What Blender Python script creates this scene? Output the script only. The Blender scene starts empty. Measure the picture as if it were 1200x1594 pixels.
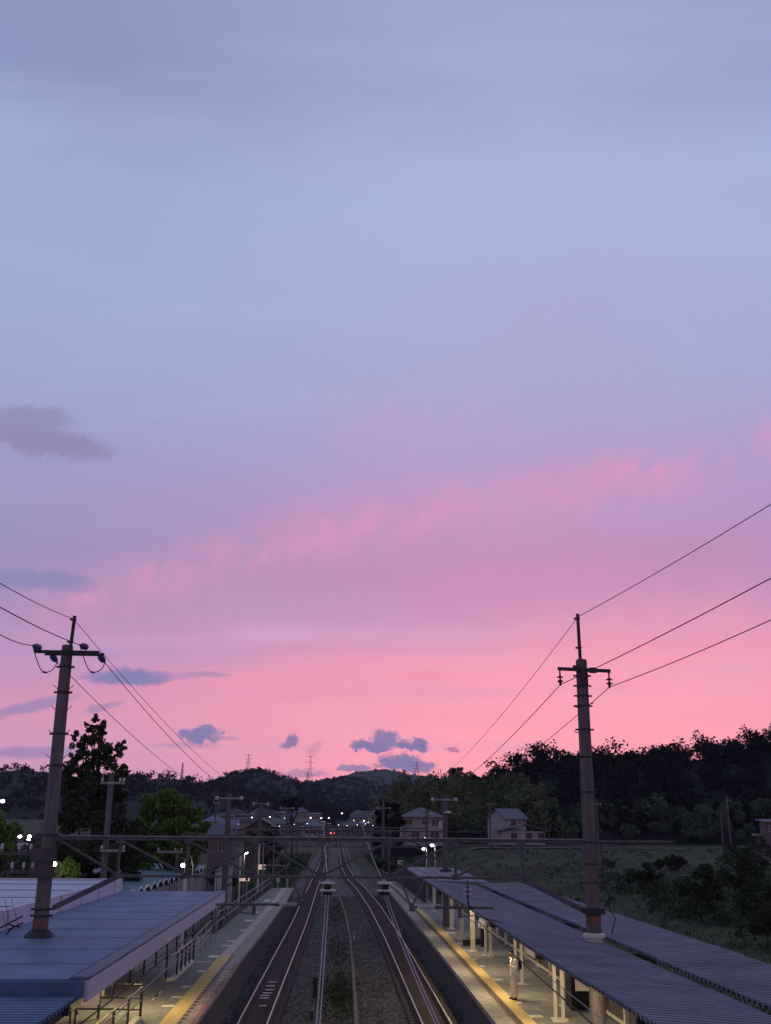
import bpy, bmesh, math, random
import numpy as np
from mathutils import Vector, Matrix
random.seed(7); RNG = np.random.default_rng(7)
SC = bpy.context.scene; COL = SC.collection
rad = math.radians

# ------------------------------------------------------------------ camera
FPX, CAMH = 1600.0, 7.5
def cam_axes(p=16.8, y=2.64, r=.45):
    p, y, r = rad(p), rad(y), rad(r)
    f = Vector((math.sin(y)*math.cos(p), math.cos(y)*math.cos(p), math.sin(p)))
    r0 = Vector((math.cos(y), -math.sin(y), 0)); u0 = r0.cross(f)
    return f, math.cos(r)*r0 + math.sin(r)*u0, math.cos(r)*u0 - math.sin(r)*r0
CF, CR, CU = cam_axes()
cd = bpy.data.cameras.new("camera"); co = bpy.data.objects.new("camera", cd); COL.objects.link(co)
co.matrix_world = Matrix(((CR.x, CU.x, -CF.x, 0), (CR.y, CU.y, -CF.y, 0), (CR.z, CU.z, -CF.z, CAMH), (0, 0, 0, 1)))
cd.sensor_fit = 'HORIZONTAL'; cd.sensor_width = 36; cd.lens = FPX/1200*36
cd.clip_start = .1; cd.clip_end = 20000
SC.camera = co
def ray(px, py): px, py = float(px), float(py); return FPX*CF + (px-600)*CR + (797-py)*CU
def atz(px, py, z):
    d = ray(px, py); t = (z-CAMH)/d.z; return Vector((d.x*t, d.y*t, z))
def aty(px, py, y):
    d = ray(px, py); t = y/d.y; return Vector((d.x*t, y, CAMH+d.z*t))

# ------------------------------------------------------------------ view + world
SC.view_settings.view_transform = 'Standard'; SC.view_settings.look = 'None'
SC.view_settings.exposure = 0; SC.view_settings.gamma = 1
def lin(c): return tuple(((v/255)/12.92 if v/255 <= .04045 else (((v/255)+.055)/1.055)**2.4) for v in c)
W = bpy.data.worlds.new("World"); SC.world = W; W.use_nodes = True
wn, wl = W.node_tree.nodes, W.node_tree.links
bg = wn['Background']
def _set(sock, v):
    if hasattr(v, 'is_linked') or isinstance(v, bpy.types.NodeSocket): wl.new(v, sock)
    else: sock.default_value = v
def M(op, a, b=0.0, c=None, clamp=False):
    n = wn.new('ShaderNodeMath'); n.operation = op; n.use_clamp = clamp
    _set(n.inputs[0], a); _set(n.inputs[1], b)
    if c is not None: _set(n.inputs[2], c)
    return n.outputs[0]
def sstep(x, lo, hi, t0=0.0, t1=1.0):
    n = wn.new('ShaderNodeMapRange'); n.interpolation_type = 'SMOOTHSTEP'
    _set(n.inputs['Value'], x)
    for k, v in (('From Min', lo), ('From Max', hi), ('To Min', t0), ('To Max', t1)): n.inputs[k].default_value = v
    return n.outputs['Result']
def mixc(f, a, b):
    n = wn.new('ShaderNodeMix'); n.data_type = 'RGBA'
    _set(n.inputs[0], f); _set(n.inputs[6], a); _set(n.inputs[7], b); return n.outputs[2]
def c4(c, k=1.0): return tuple(v*k for v in lin(c)) + (1,)
def wnoise(vec, scale, detail=5, rough=.6):
    n = wn.new('ShaderNodeTexNoise'); n.inputs['Scale'].default_value = scale
    n.inputs['Detail'].default_value = detail; n.inputs['Roughness'].default_value = rough
    wl.new(vec, n.inputs['Vector']); return n.outputs['Fac']
def comb(x, y, z=0.0):
    n = wn.new('ShaderNodeCombineXYZ'); _set(n.inputs[0], x); _set(n.inputs[1], y); _set(n.inputs[2], z); return n.outputs[0]
tc = wn.new('ShaderNodeTexCoord'); sp = wn.new('ShaderNodeSeparateXYZ'); wl.new(tc.outputs['Generated'], sp.inputs[0])
DX, DY, DZ = sp.outputs
ysafe = M('MAXIMUM', DY, .15)
U, V = M('DIVIDE', DX, ysafe), M('DIVIDE', DZ, ysafe)
EL = M('DIVIDE', M('ARCSINE', DZ), math.pi/2, clamp=True)          # 0 horizon .. 1 zenith
def uv(px, py):
    d = ray(px, py); return d.x/d.y, d.z/d.y
def elev(py):
    d = ray(600, py).normalized(); return math.asin(d.z)/(math.pi/2)
def ramp(stops, x):
    n = wn.new('ShaderNodeValToRGB'); cr = n.color_ramp; cr.interpolation = 'LINEAR'
    st = sorted([(max(0, elev(p)) if p >= -5 else -p/1000-1, c) for p, c in stops])
    while len(cr.elements) < len(st): cr.elements.new(.5)
    for e, (p, c) in zip(cr.elements, st): e.position = p; e.color = c4(c)
    wl.new(x, n.inputs[0]); return n.outputs[0]
# low wavy banding bends the gradient so that it is not a clean ramp
band = wnoise(comb(M('MULTIPLY', U, 1.6), M('MULTIPLY', V, 9.0)), 1.0, 5, .55)
band2 = wnoise(comb(M('MULTIPLY', U, 3.0), M('MULTIPLY', V, 26.0), 4.0), 1.0, 4, .5)
soft = wnoise(comb(M('MULTIPLY', U, 2.2), M('MULTIPLY', V, 3.0), 9.0), 1.3, 5, .55)
ELW = M('ADD', EL, M('MULTIPLY', M('SUBTRACT', soft, .5), M('MULTIPLY', EL, .20)))
A = ramp([(1279, (296, 180, 190)), (1200, (294, 180, 190)), (1150, (280, 174, 188)), (1100, (274, 171, 187)), (1060, (266, 167, 187)), (1030, (264, 163, 187)),
          (1000, (240, 158, 190)), (970, (220, 154, 192)), (900, (203, 146, 190)), (860, (197, 147, 190)), (800, (190, 153, 199)), (760, (186, 157, 202)), (700, (178, 163, 206)),
          (600, (173, 173, 212)), (450, (172, 177, 217)), (300, (171, 183, 221)), (160, (158, 169, 208)), (0, (159, 169, 206)), (-1660, (156, 163, 190)), (-2000, (150, 155, 176))], ELW)
B = ramp([(1279, (215, 165, 210)), (1190, (218, 162, 202)), (1150, (216, 158, 195)), (1110, (216, 154, 191)), (1080, (202, 151, 191)), (1030, (181, 153, 199)), (970, (172, 148, 191)),
          (900, (160, 148, 191)), (860, (154, 150, 193)), (800, (159, 153, 195)), (760, (157, 157, 200)), (700, (158, 162, 205)), (600, (159, 170, 210)), (450, (160, 177, 215)),
          (300, (158, 172, 212)), (160, (138, 150, 191)), (0, (141, 152, 193)), (-1660, (150, 157, 186)), (-2000, (150, 155, 176))], ELW)
du = M('SUBTRACT', U, .20)
side = M('SUBTRACT', 1.0, M('EXPONENT', M('MULTIPLY', M('MULTIPLY', du, du), M('ADD', -8.0, M('MULTIPLY', sstep(U, .2, .32), 4.5)))))
sky = mixc(side, A, B)
# pale bands high up and near the glow
sky = mixc(M('MULTIPLY', sstep(band, .45, .75), .20), sky, c4((182, 192, 226)))
sky = mixc(M('MULTIPLY', sstep(band2, .48, .75), M('MULTIPLY', sstep(V, .26, .14), .42)), sky, c4((222, 168, 205)))
# the long diagonal of pink wisps
def streak(p0, p1, w, amp, colr, sc, lo=.30, hi=.70):
    global sky
    a, b = Vector(uv(*p0)), Vector(uv(*p1)); d = (b-a); L = d.length; d /= L
    x, y = M('SUBTRACT', U, a.x), M('SUBTRACT', V, a.y)
    s = M('DIVIDE', M('ADD', M('MULTIPLY', x, d.x), M('MULTIPLY', y, d.y)), L)
    t = M('ADD', M('MULTIPLY', x, -d.y), M('MULTIPLY', y, d.x))
    wob = wnoise(comb(M('MULTIPLY', s, 5.0), M('MULTIPLY', t, 3.0), 2.0), 1.0, 3)
    t = M('ADD', t, M('MULTIPLY', M('SUBTRACT', wob, .5), w*1.1))
    # wisps hang below the line: softer above than below
    tt = M('DIVIDE', t, w)
    g = M('EXPONENT', M('MULTIPLY', M('MULTIPLY', tt, tt), -1.0))
    ends = M('MULTIPLY', sstep(s, -.12, .12), sstep(s, 1.12, .85))
    n = wnoise(comb(M('MULTIPLY', M('SUBTRACT', U, M('MULTIPLY', V, .25)), sc*.8), M('MULTIPLY', V, sc*.62), a.x*7), 1.0, 7, .6)
    f = M('MULTIPLY', M('MULTIPLY', M('MULTIPLY', g, ends), sstep(n, lo, hi, .12, 1.0)), amp)
    sky = mixc(f, sky, c4(colr))
streak((60, 955), (540, 825), .027, .75, (222, 154, 190), 44)
streak((470, 838), (1110, 718), .028, .80, (228, 155, 191), 44)
streak((420, 860), (1000, 760), .05, .35, (206, 148, 190), 12)
streak((520, 690), (800, 640), .05, .30, (206, 160, 200), 16)
streak((1170, 690), (1330, 650), .022, .5, (228, 150, 190), 20)
streak((640, 930), (1010, 900), .035, .28, (226, 150, 188), 22)
streak((360, 988), (830, 984), .009, .75, (224, 176, 210), 12)
streak((430, 1008), (820, 1012), .007, .55, (214, 152, 194), 10)
streak((700, 1028), (1240, 1036), .010, .55, (240, 172, 192), 12)
streak((330, 1082), (1000, 1072), .006, .55, (236, 156, 188), 10)
streak((560, 1122), (1150, 1112), .008, .45, (246, 160, 184), 10)
streak((60, 1010), (420, 1020), .014, .45, (172, 152, 198), 10)
streak((780, 1010), (1260, 960), .030, .65, (250, 165, 188), 18)
streak((250, 1062), (760, 1048), .010, .80, (252, 156, 182), 14)
streak((300, 1105), (900, 1095), .010, .35, (255, 165, 186), 14)
streak((820, 470), (1000, 610), .09, .30, (178, 162, 204), 6)
# dark clouds, each a place in the sky
cn1 = wnoise(comb(U, V, 3.0), 60.0, 7, .66); cn2 = wnoise(comb(U, M('MULTIPLY', V, 1.5), 7.0), 15.0, 6, .6)
cn3 = wnoise(comb(U, V, 11.0), 66.0, 7, .66)
jx, jy = M('SUBTRACT', cn1, .5), M('SUBTRACT', cn3, .5)
kx = M('SUBTRACT', cn2, .5)
def cloud(px, py, rx, ry, amp, colr, rot=0., flat=1.0, big=False, soft=.85):
    global sky
    cu, cv = uv(px, py)
    ru = abs(uv(px+rx, py)[0]-cu); rv = abs(uv(px, py-ry)[1]-cv)
    x, y = M('SUBTRACT', U, cu), M('SUBTRACT', V, cv)
    if rot:
        c, s = math.cos(rot), math.sin(rot)
        x, y = M('ADD', M('MULTIPLY', x, c), M('MULTIPLY', y, s)), M('SUBTRACT', M('MULTIPLY', y, c), M('MULTIPLY', x, s))
    x, y = M('DIVIDE', x, ru), M('DIVIDE', y, rv)
    if big: x, y = M('ADD', x, M('MULTIPLY', kx, 1.2)), M('ADD', y, M('ADD', M('MULTIPLY', kx, 1.8), M('MULTIPLY', jy, 1.5)))
    else: x, y = M('ADD', x, M('MULTIPLY', jx, 2.3)), M('ADD', y, M('MULTIPLY', jy, 3.0))
    if flat > 1: y = M('MAXIMUM', y, M('MULTIPLY', y, -flat))
    d = M('ADD', M('MULTIPLY', x, x), M('MULTIPLY', y, y))
    f = M('MULTIPLY', sstep(d, 1.0+soft*.5, 1.0-soft), amp)
    sky = mixc(f, sky, c4(colr))
GRY, LAV, BLU, SMO = (147, 139, 178), (152, 128, 176), (136, 132, 182), (160, 135, 180)
cloud(45, 652, 80, 20, .80, (144, 142, 178), big=True)
cloud(75, 688, 110, 24, .95, GRY, rot=-.16, big=True)
cloud(55, 902, 115, 19, .80, (142, 138, 184), rot=-.06, big=True)
cloud(205, 1056, 85, 15, .95, BLU, rot=.03, flat=1.5, big=True)
cloud(320, 1050, 45, 5, .55, SMO, big=True)
cloud(50, 1098, 75, 10, .70, (150, 136, 184), rot=.25, big=True)
cloud(160, 1101, 32, 7, .65, (160, 138, 184), rot=.25)
cloud(50, 1172, 75, 10, .65, (150, 138, 186), big=True)
cloud(312, 1147, 36, 13, .95, BLU, flat=1.5, soft=.72); cloud(318, 1136, 17, 9, .9, BLU, soft=.72)
cloud(290, 1160, 60, 5, .4, SMO); cloud(355, 1150, 20, 4, .4, SMO)
cloud(452, 1156, 17, 10, .95, (144, 126, 178), rot=.5, flat=1.4, soft=.72)
cloud(490, 1165, 14, 8, .35, (196, 130, 170), rot=.9)
cloud(470, 1205, 40, 8, .6, SMO, flat=1.5)
cloud(578, 1166, 40, 13, .97, (139, 127, 178), flat=2.2, soft=.68); cloud(598, 1150, 22, 15, .95, (146, 130, 180), soft=.68)
cloud(643, 1164, 33, 13, .97, (136, 124, 174), rot=-.15, flat=2.2, soft=.68); cloud(650, 1158, 14, 9, .9, (140, 126, 176), soft=.68)
cloud(622, 1188, 42, 15, .97, (142, 130, 180), flat=1.5, soft=.68); cloud(650, 1194, 28, 12, .9, (142, 130, 180), soft=.68)
cloud(552, 1196, 28, 8, .85, (150, 130, 180), flat=1.5, soft=.6)
cloud(704, 1168, 13, 7, .8, (188, 122, 164), flat=1.8, soft=.6)
cloud(832, 1163, 24, 4, .55, (206, 128, 166)); 
cloud(150, 1020, 40, 6, .3, (160, 146, 194), big=True)
# dusk: the half of the sky behind the camera is darker
back = sstep(DY, -.55, .35, .0, 1.0)
dark = wn.new('ShaderNodeMix'); dark.data_type = 'RGBA'; dark.blend_type = 'MULTIPLY'; dark.inputs[0].default_value = 1
_set(dark.inputs[6], sky); _set(dark.inputs[7], mixc(back, (.80, .78, .68, 1), (1, 1, 1, 1))); sky = dark.outputs[2]
wl.new(sky, bg.inputs['Color']); bg.inputs['Strength'].default_value = 1.0

# ------------------------------------------------------------------ materials
MATS = {}
def mat(name, col, rough=.85, var=.25, scale=6., bump=0., metal=0., streakz=1., emit=None, col2=None, island=0., spec=.3, trans=0., bscale=None):
    if name in MATS: return MATS[name]
    m = bpy.data.materials.new(name); m.use_nodes = True; nt = m.node_tree; n, l = nt.nodes, nt.links
    b = n['Principled BSDF']; b.inputs['Roughness'].default_value = rough; b.inputs['Metallic'].default_value = metal
    b.inputs['Specular IOR Level'].default_value = spec
    tcn = n.new('ShaderNodeTexCoord'); mp = n.new('ShaderNodeMapping'); mp.inputs['Scale'].default_value = (1, 1, streakz)
    l.new(tcn.outputs['Object'], mp.inputs[0])
    nz = n.new('ShaderNodeTexNoise'); nz.inputs['Scale'].default_value = scale; nz.inputs['Detail'].default_value = 6; nz.inputs['Roughness'].default_value = .65
    l.new(mp.outputs[0], nz.inputs['Vector'])
    rp = n.new('ShaderNodeMapRange'); rp.inputs['From Min'].default_value = .3; rp.inputs['From Max'].default_value = .7
    l.new(nz.outputs['Fac'], rp.inputs['Value'])
    fac = rp.outputs[0]
    if island:
        g = n.new('ShaderNodeNewGeometry'); mm = n.new('ShaderNodeMix'); mm.inputs[0].default_value = island
        l.new(fac, mm.inputs[2]); l.new(g.outputs['Random Per Island'], mm.inputs[3]); fac = mm.outputs[0]
    mx = n.new('ShaderNodeMix'); mx.data_type = 'RGBA'
    ca = tuple(v*(1-var) for v in col)+(1,); cb = tuple(min(1, v*(1+var)) for v in (col2 or col))+(1,)
    mx.inputs[6].default_value = ca; mx.inputs[7].default_value = cb
    l.new(fac, mx.inputs[0]); l.new(mx.outputs[2], b.inputs['Base Color'])
    if bump:
        bp = n.new('ShaderNodeBump'); bp.inputs['Strength'].default_value = bump; bp.inputs['Distance'].default_value = .05
        if bscale:
            nb = n.new('ShaderNodeTexNoise'); nb.inputs['Scale'].default_value = bscale; nb.inputs['Detail'].default_value = 4
            l.new(tcn.outputs['Object'], nb.inputs['Vector']); l.new(nb.outputs['Fac'], bp.inputs['Height'])
        else: l.new(nz.outputs['Fac'], bp.inputs['Height'])
        l.new(bp.outputs[0], b.inputs['Normal'])
    if trans: b.inputs['Subsurface Weight'].default_value = 0
    if emit: b.inputs['Emission Color'].default_value = emit[0]+(1,); b.inputs['Emission Strength'].default_value = emit[1]
    MATS[name] = m; return m
mat('ballast', (.066, .060, .062), .95, .4, .8, .8, bscale=30, col2=(.095, .092, .097))
mat('ballast_stone', (.055, .051, .053), .95, .5, 3, col2=(.115, .110, .112), island=.7)
mat('trough', (.135, .115, .10), .95, .45, 2.5)
mat('rust_ballast', (.043, .033, .035), .95, .5, 12, .8, bscale=30)
mat('soil', (.080, .068, .058), .95, .5, 3, .5)
mat('field', (.014, .026, .009), .95, .6, .09, .5, col2=(.036, .048, .020), bscale=5)
mat('road', (.085, .082, .09), .9, .3, 2)
mat('rail_side', (.05, .032, .028), .6, .3, 20)
mat('rail_top', (.46, .43, .43), .38, .15, 30, metal=.6)
mat('sleeper', (.058, .040, .040), .95, .5, 8)
mat('concrete_dark', (.075, .066, .075), .9, .4, 1.4, .3)
mat('concrete_pole', (.108, .098, .106), .9, .4, 5, .4, streakz=.12)
mat('concrete_edge', (.27, .245, .235), .9, .3, 3, .25)
mat('asphalt_platform', (.185, .188, .185), .9, .28, 4, .3, bscale=40)
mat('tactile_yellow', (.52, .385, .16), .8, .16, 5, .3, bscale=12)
mat('tactile_unlit', (.40, .33, .32), .85, .2, 5)  # far stretch beyond the lamps: its unlit look is put into the colour
mat('brick_dark', (.10, .072, .055), .9, .25, 8)
mat('edge_red', (.27, .115, .12), .85, .45, 3)
mat('paint_white', (.55, .53, .46), .8, .3, 6)
mat('roof_blue', (.086, .150, .278), .6, .28, .8, .10, spec=.35, bscale=14)
mat('roof_lavender', (.128, .148, .226), .65, .28, .9, .10, spec=.3)
mat('roof_worn', (.136, .150, .216), .7, .34, .7, .10, spec=.25)
mat('roof_dark', (.045, .05, .085), .7, .3, 3)
mat('gutter', (.09, .10, .17), .5, .3, 3)
mat('fascia', (.50, .47, .58), .7, .12, 2, streakz=.2)
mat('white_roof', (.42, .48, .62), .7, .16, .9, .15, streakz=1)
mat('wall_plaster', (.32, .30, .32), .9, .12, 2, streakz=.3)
mat('wall_dim', (.13, .11, .125), .9, .15, 2)
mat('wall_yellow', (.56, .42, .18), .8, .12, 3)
mat('wall_brown', (.10, .07, .06), .9, .3, 3)
mat('tile_roof', (.12, .12, .16), .7, .25, 6)
mat('white_paint_metal', (.58, .55, .49), .55, .10, 3, spec=.4)
mat('steel_dark', (.030, .030, .040), .6, .4, 6)
mat('truss_steel', (.074, .082, .098), .6, .4, 4)
mat('truss_top', (.24, .25, .30), .45, .3, 4)
mat('steel_galv', (.26, .26, .30), .4, .25, 8, metal=.6)
mat('steel_rail', (.5, .48, .48), .35, .1, 8, metal=1.)
mat('black_paint', (.016, .013, .015), .5, .3, 6)
mat('porcelain', (.42, .40, .46), .3, .15, 8, spec=.5)
mat('porcelain_blue', (.055, .065, .11), .3, .2, 8, spec=.5)
mat('wire', (.018, .014, .020), .7, .2, 4)
mat('wire_bright', (.22, .20, .24), .5, .2, 6)
mat('orange_band', (.18, .085, .065), .7, .3, 8)
mat('window_dark', (.015, .016, .025), .15, .2, 4, spec=.5)
mat('bark', (.040, .030, .026), .95, .4, 8, .5)
mat('leaf_dark', (.016, .026, .012), .8, .5, .5, col2=(.030, .048, .020), island=.5)
mat('leaf_green', (.064, .115, .021), .8, .45, .4, col2=(.108, .185, .036), island=.5)
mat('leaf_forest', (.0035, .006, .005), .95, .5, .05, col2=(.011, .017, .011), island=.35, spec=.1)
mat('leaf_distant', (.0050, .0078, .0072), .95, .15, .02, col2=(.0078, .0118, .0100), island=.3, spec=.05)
mat('leaf_edge', (.036, .060, .034), .85, .5, .12, col2=(.070, .105, .058), island=.5)
mat('leaf_bamboo', (.068, .100, .044), .85, .45, .10, col2=(.115, .15, .068), island=.5)
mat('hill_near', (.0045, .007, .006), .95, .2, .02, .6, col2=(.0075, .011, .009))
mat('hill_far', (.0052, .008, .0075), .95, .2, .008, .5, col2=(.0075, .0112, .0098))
mat('grass', (.015, .027, .009), .9, .5, .06, col2=(.036, .046, .020), island=.3)
mat('skin', (.42, .24, .17), .6, .1, 20)
mat('shirt_white', (.74, .70, .68), .8, .08, 12)
mat('trousers_beige', (.60, .52, .48), .85, .1, 12)
mat('trousers_black', (.014, .012, .016), .9, .2, 12)
mat('hair', (.016, .012, .012), .7, .2, 40)
mat('bag_black', (.014, .013, .014), .7, .2, 20)
mat('sign_face', (.80, .66, .56), .6, .06, 3, emit=((1., .72, .55), .55))
mat('sign_ink', (.16, .05, .04), .6, .1, 3)
mat('sign_plain', (.46, .47, .50), .6, .08, 3)
mat('lamp_white', (.9, .9, .9), .5, 0, 3, emit=((1., .97, .90), 14))
mat('lamp_far', (.9, .9, .9), .5, 0, 3, emit=((.92, .93, 1.), 6))
mat('lamp_tube', (.9, .9, .9), .5, 0, 3, emit=((1., .95, .80), 12))
mat('lamp_yellow', (.9, .9, .6), .5, 0, 3, emit=((1., .98, .66), 14))
mat('lamp_red', (.5, .02, .02), .5, 0, 3, emit=((1., .07, .12), 9))
mat('car_white', (.55, .56, .60), .3, .05, 3, spec=.5)
mat('train_body', (.20, .20, .24), .4, .1, 2)
mat('panel_beige', (.62, .50, .36), .7, .08, 3, emit=((1., .78, .5), .12))

# ------------------------------------------------------------------ builders
class MB:
    def __init__(s): s.v = []; s.f = []
    def add(s, vs, fs):
        k = len(s.v); s.v += [tuple(v) for v in vs]; s.f += [tuple(i+k for i in f) for f in fs]; return s
    def box(s, c, d, rz=0., bev=0.):
        x, y, z = d[0]/2, d[1]/2, d[2]/2; R = Matrix.Rotation(rz, 3, 'Z'); c = Vector(c)
        if bev:
            pts = []
            for zz, b in ((-z, bev), (-z+bev, 0), (z-bev, 0), (z, bev)):
                for sx, sy in ((-1, -1), (1, -1), (1, 1), (-1, 1)): pts.append(c+R@Vector((sx*(x-b), sy*(y-b), zz)))
            fs = [(3, 2, 1, 0), (12, 13, 14, 15)]
            for r in range(3):
                for i in range(4): fs.append((r*4+i, r*4+(i+1) % 4, r*4+4+(i+1) % 4, r*4+4+i))
            return s.add(pts, fs)
        pts = [c+R@Vector((sx*x, sy*y, sz*z)) for sz in (-1, 1) for sx, sy in ((-1, -1), (1, -1), (1, 1), (-1, 1))]
        return s.add(pts, [(3, 2, 1, 0), (4, 5, 6, 7), (0, 1, 5, 4), (1, 2, 6, 5), (2, 3, 7, 6), (3, 0, 4, 7)])
    def box2(s, a, b): return s.box([(p+q)/2 for p, q in zip(a, b)], [abs(q-p) for p, q in zip(a, b)])
    def ring(s, c, t, r, n, up=None):
        t = t.normalized(); a = t.cross(Vector((0, 0, 1)) if abs(t.z) < .95 else Vector((1, 0, 0))).normalized(); b = a.cross(t)
        return [c+r*(math.cos(i*2*math.pi/n)*a+math.sin(i*2*math.pi/n)*b) for i in range(n)]
    def path(s, pts, r, n=6, cap=True):
        pts = [Vector(p) for p in pts]; rr = r if isinstance(r, (list, tuple)) else [r]*len(pts)
        vs = []; k = len(pts)
        for i, p in enumerate(pts):
            t = pts[min(i+1, k-1)]-pts[max(i-1, 0)]; vs += s.ring(p, t, rr[i], n)
        fs = [(i*n+j, i*n+(j+1) % n, (i+1)*n+(j+1) % n, (i+1)*n+j) for i in range(k-1) for j in range(n)]
        if cap: fs += [tuple(range(n-1, -1, -1)), tuple(range((k-1)*n, k*n))]
        return s.add(vs, fs)
    def tube(s, a, b, r, r2=None, n=8): return s.path([a, b], [r, r if r2 is None else r2], n)
    def bar(s, a, b, w, h):
        a, b = Vector(a), Vector(b); t = (b-a).normalized(); sd = t.cross(Vector((0, 0, 1)))
        sd = Vector((1, 0, 0)) if sd.length < 1e-4 else sd.normalized(); u = sd.cross(t)
        pts = [p+sd*(sx*w/2)+u*(sz*h/2) for p in (a, b) for sx, sz in ((-1, -1), (1, -1), (1, 1), (-1, 1))]
        return s.add(pts, [(0, 1, 2, 3), (7, 6, 5, 4), (0, 4, 5, 1), (1, 5, 6, 2), (2, 6, 7, 3), (3, 7, 4, 0)])
    def lathe(s, c, prof, n=12, axis=(0, 0, 1)):
        c = Vector(c); ax = Vector(axis).normalized(); pts = []
        for r, h in prof: pts += s.ring(c+ax*h, ax, max(r, 1e-4), n)
        k = len(prof)
        fs = [(i*n+j, i*n+(j+1) % n, (i+1)*n+(j+1) % n, (i+1)*n+j) for i in range(k-1) for j in range(n)]
        fs += [tuple(range(n-1, -1, -1)), tuple(range((k-1)*n, k*n))]
        return s.add(pts, fs)
    def ball(s, c, r, n=10, m=6, sc=(1, 1, 1)):
        vs = [Vector(c)+Vector((r*sc[0]*math.sin(math.pi*i/m)*math.cos(2*math.pi*j/n), r*sc[1]*math.sin(math.pi*i/m)*math.sin(2*math.pi*j/n), r*sc[2]*math.cos(math.pi*i/m))) for i in range(m+1) for j in range(n)]
        return s.add(vs, [(i*n+j, (i+1)*n+j, (i+1)*n+(j+1) % n, i*n+(j+1) % n) for i in range(m) for j in range(n)])
    def prism(s, poly, ax, a, b):                     # 2D outline swept along axis ax from a to b
        def P(p, t): return {'x': (t, p[0], p[1]), 'y': (p[0], t, p[1]), 'z': (p[0], p[1], t)}[ax]
        n = len(poly); vs = [P(p, a) for p in poly]+[P(p, b) for p in poly]
        return s.add(vs, [tuple(range(n))[::-1], tuple(range(n, 2*n))]+[(i, (i+1) % n, n+(i+1) % n, n+i) for i in range(n)])
def root_of(o):
    while o.parent: o = o.parent
    return o
def build(mb, name, m, parent=None, base=None, smooth=False):
    off = root_of(parent).location if parent else Vector(base or (0, 0, 0))
    me = bpy.data.meshes.new(name); me.from_pydata([tuple(Vector(v)-off) for v in mb.v], [], mb.f)
    me.materials.append(MATS[m] if isinstance(m, str) else m)
    bm = bmesh.new(); bm.from_mesh(me); bmesh.ops.recalc_face_normals(bm, faces=bm.faces); bm.to_mesh(me); bm.free()
    if smooth: me.polygons.foreach_set('use_smooth', [True]*len(me.polygons))
    o = bpy.data.objects.new(name, me); COL.objects.link(o)
    if parent: o.parent = parent
    else: o.location = off
    return o
def tag(o, label=None, cat=None, group=None, kind=None):
    for k, v in (('label', label), ('category', cat), ('group', group), ('kind', kind)):
        if v: o[k] = v
    return o
def thing(name, label, cat, loc, group=None):
    o = bpy.data.objects.new(name, None); COL.objects.link(o); o.location = loc; o.empty_display_size = .3
    return tag(o, label, cat, group)
def struct(mb, name, m, smooth=False): return tag(build(mb, name, m, smooth=smooth), kind='structure')
def copy_tree(o, parent=None):
    c = o.copy(); COL.objects.link(c)
    if parent: c.parent = parent
    for ch in list(o.children): copy_tree(ch, c)
    return c
def place(o, loc, label=None, rz=0.):
    o.location = loc; o.rotation_euler = (0, 0, rz)
    if label: o['label'] = label
    return o
def fast_mesh(name, V, Fq, m, parent=None, base=(0, 0, 0)):       # numpy quads
    off = np.array(root_of(parent).location if parent else base, float)
    me = bpy.data.meshes.new(name); V = (V-off).astype(np.float32)
    me.vertices.add(len(V)); me.vertices.foreach_set('co', V.ravel())
    nq = len(Fq); me.loops.add(nq*4); me.loops.foreach_set('vertex_index', Fq.astype(np.int32).ravel())
    me.polygons.add(nq); me.polygons.foreach_set('loop_start', np.arange(0, nq*4, 4, dtype=np.int32))
    me.update(calc_edges=True); me.validate(); me.materials.append(MATS[m])
    o = bpy.data.objects.new(name, me); COL.objects.link(o)
    if parent: o.parent = parent
    else: o.location = off
    return o
def leaf_quads(C, size, aspect=.6, up=0.):            # centres -> randomly turned leaf shaped quads
    n = len(C); a = RNG.normal(size=(n, 3)); a[:, 2] += up; a /= np.linalg.norm(a, axis=1)[:, None]
    b = np.cross(a, RNG.normal(size=(n, 3))); b /= np.linalg.norm(b, axis=1)[:, None]
    s = (np.broadcast_to(np.asarray(size, float), (n,))*RNG.uniform(.6, 1.3, n))[:, None]
    V = np.stack([C-a*s*.5, C+b*s*aspect*.5, C+a*s*.5, C-b*s*aspect*.5], 1).reshape(-1, 3)
    return V, np.arange(4*n).reshape(-1, 4)
def blob_points(blobs, n, shell=.45):                  # n points spread through a set of (x,y,z,rx,ry,rz) blobs, denser outside
    B = np.array(blobs, float); w = (B[:, 3]*B[:, 4]*B[:, 5])**(2/3); idx = RNG.choice(len(B), n, p=w/w.sum())
    d = RNG.normal(size=(n, 3)); d /= np.linalg.norm(d, axis=1)[:, None]
    r = RNG.uniform(shell, 1, n)[:, None]
    return B[idx, :3]+d*r*B[idx, 3:]
def tree(name, label, cat, x, y, z0, blobs, n, size, leaf, tr=.18, htr=None, group=None, aspect=.6, limbs=7):
    t = thing(name, label, cat, (x, y, z0), group)
    V, Fq = leaf_quads(blob_points(blobs, n), size, aspect); fast_mesh('crown', V, Fq, leaf, t)
    top = max(b[2]+b[5]*.5 for b in blobs); hh = htr or top
    mb = MB(); mb.path([(x, y, z0-.2), (x+.05, y, z0+(hh-z0)*.4), (x-.08, y, hh)], [tr, tr*.7, tr*.2], 7)
    for b in random.sample(list(blobs), min(limbs, len(blobs))):
        s = Vector((x, y, z0+(b[2]-z0)*.6)); e = Vector(b[:3]); mb.path([s, (s+e)/2+Vector((0, 0, .15)), e], [tr*.4, tr*.28, tr*.1], 5)
    build(mb, 'trunk', 'bark', t); return t
def smooth(t): t = min(1, max(0, t)); return t*t*(3-2*t)
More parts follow.
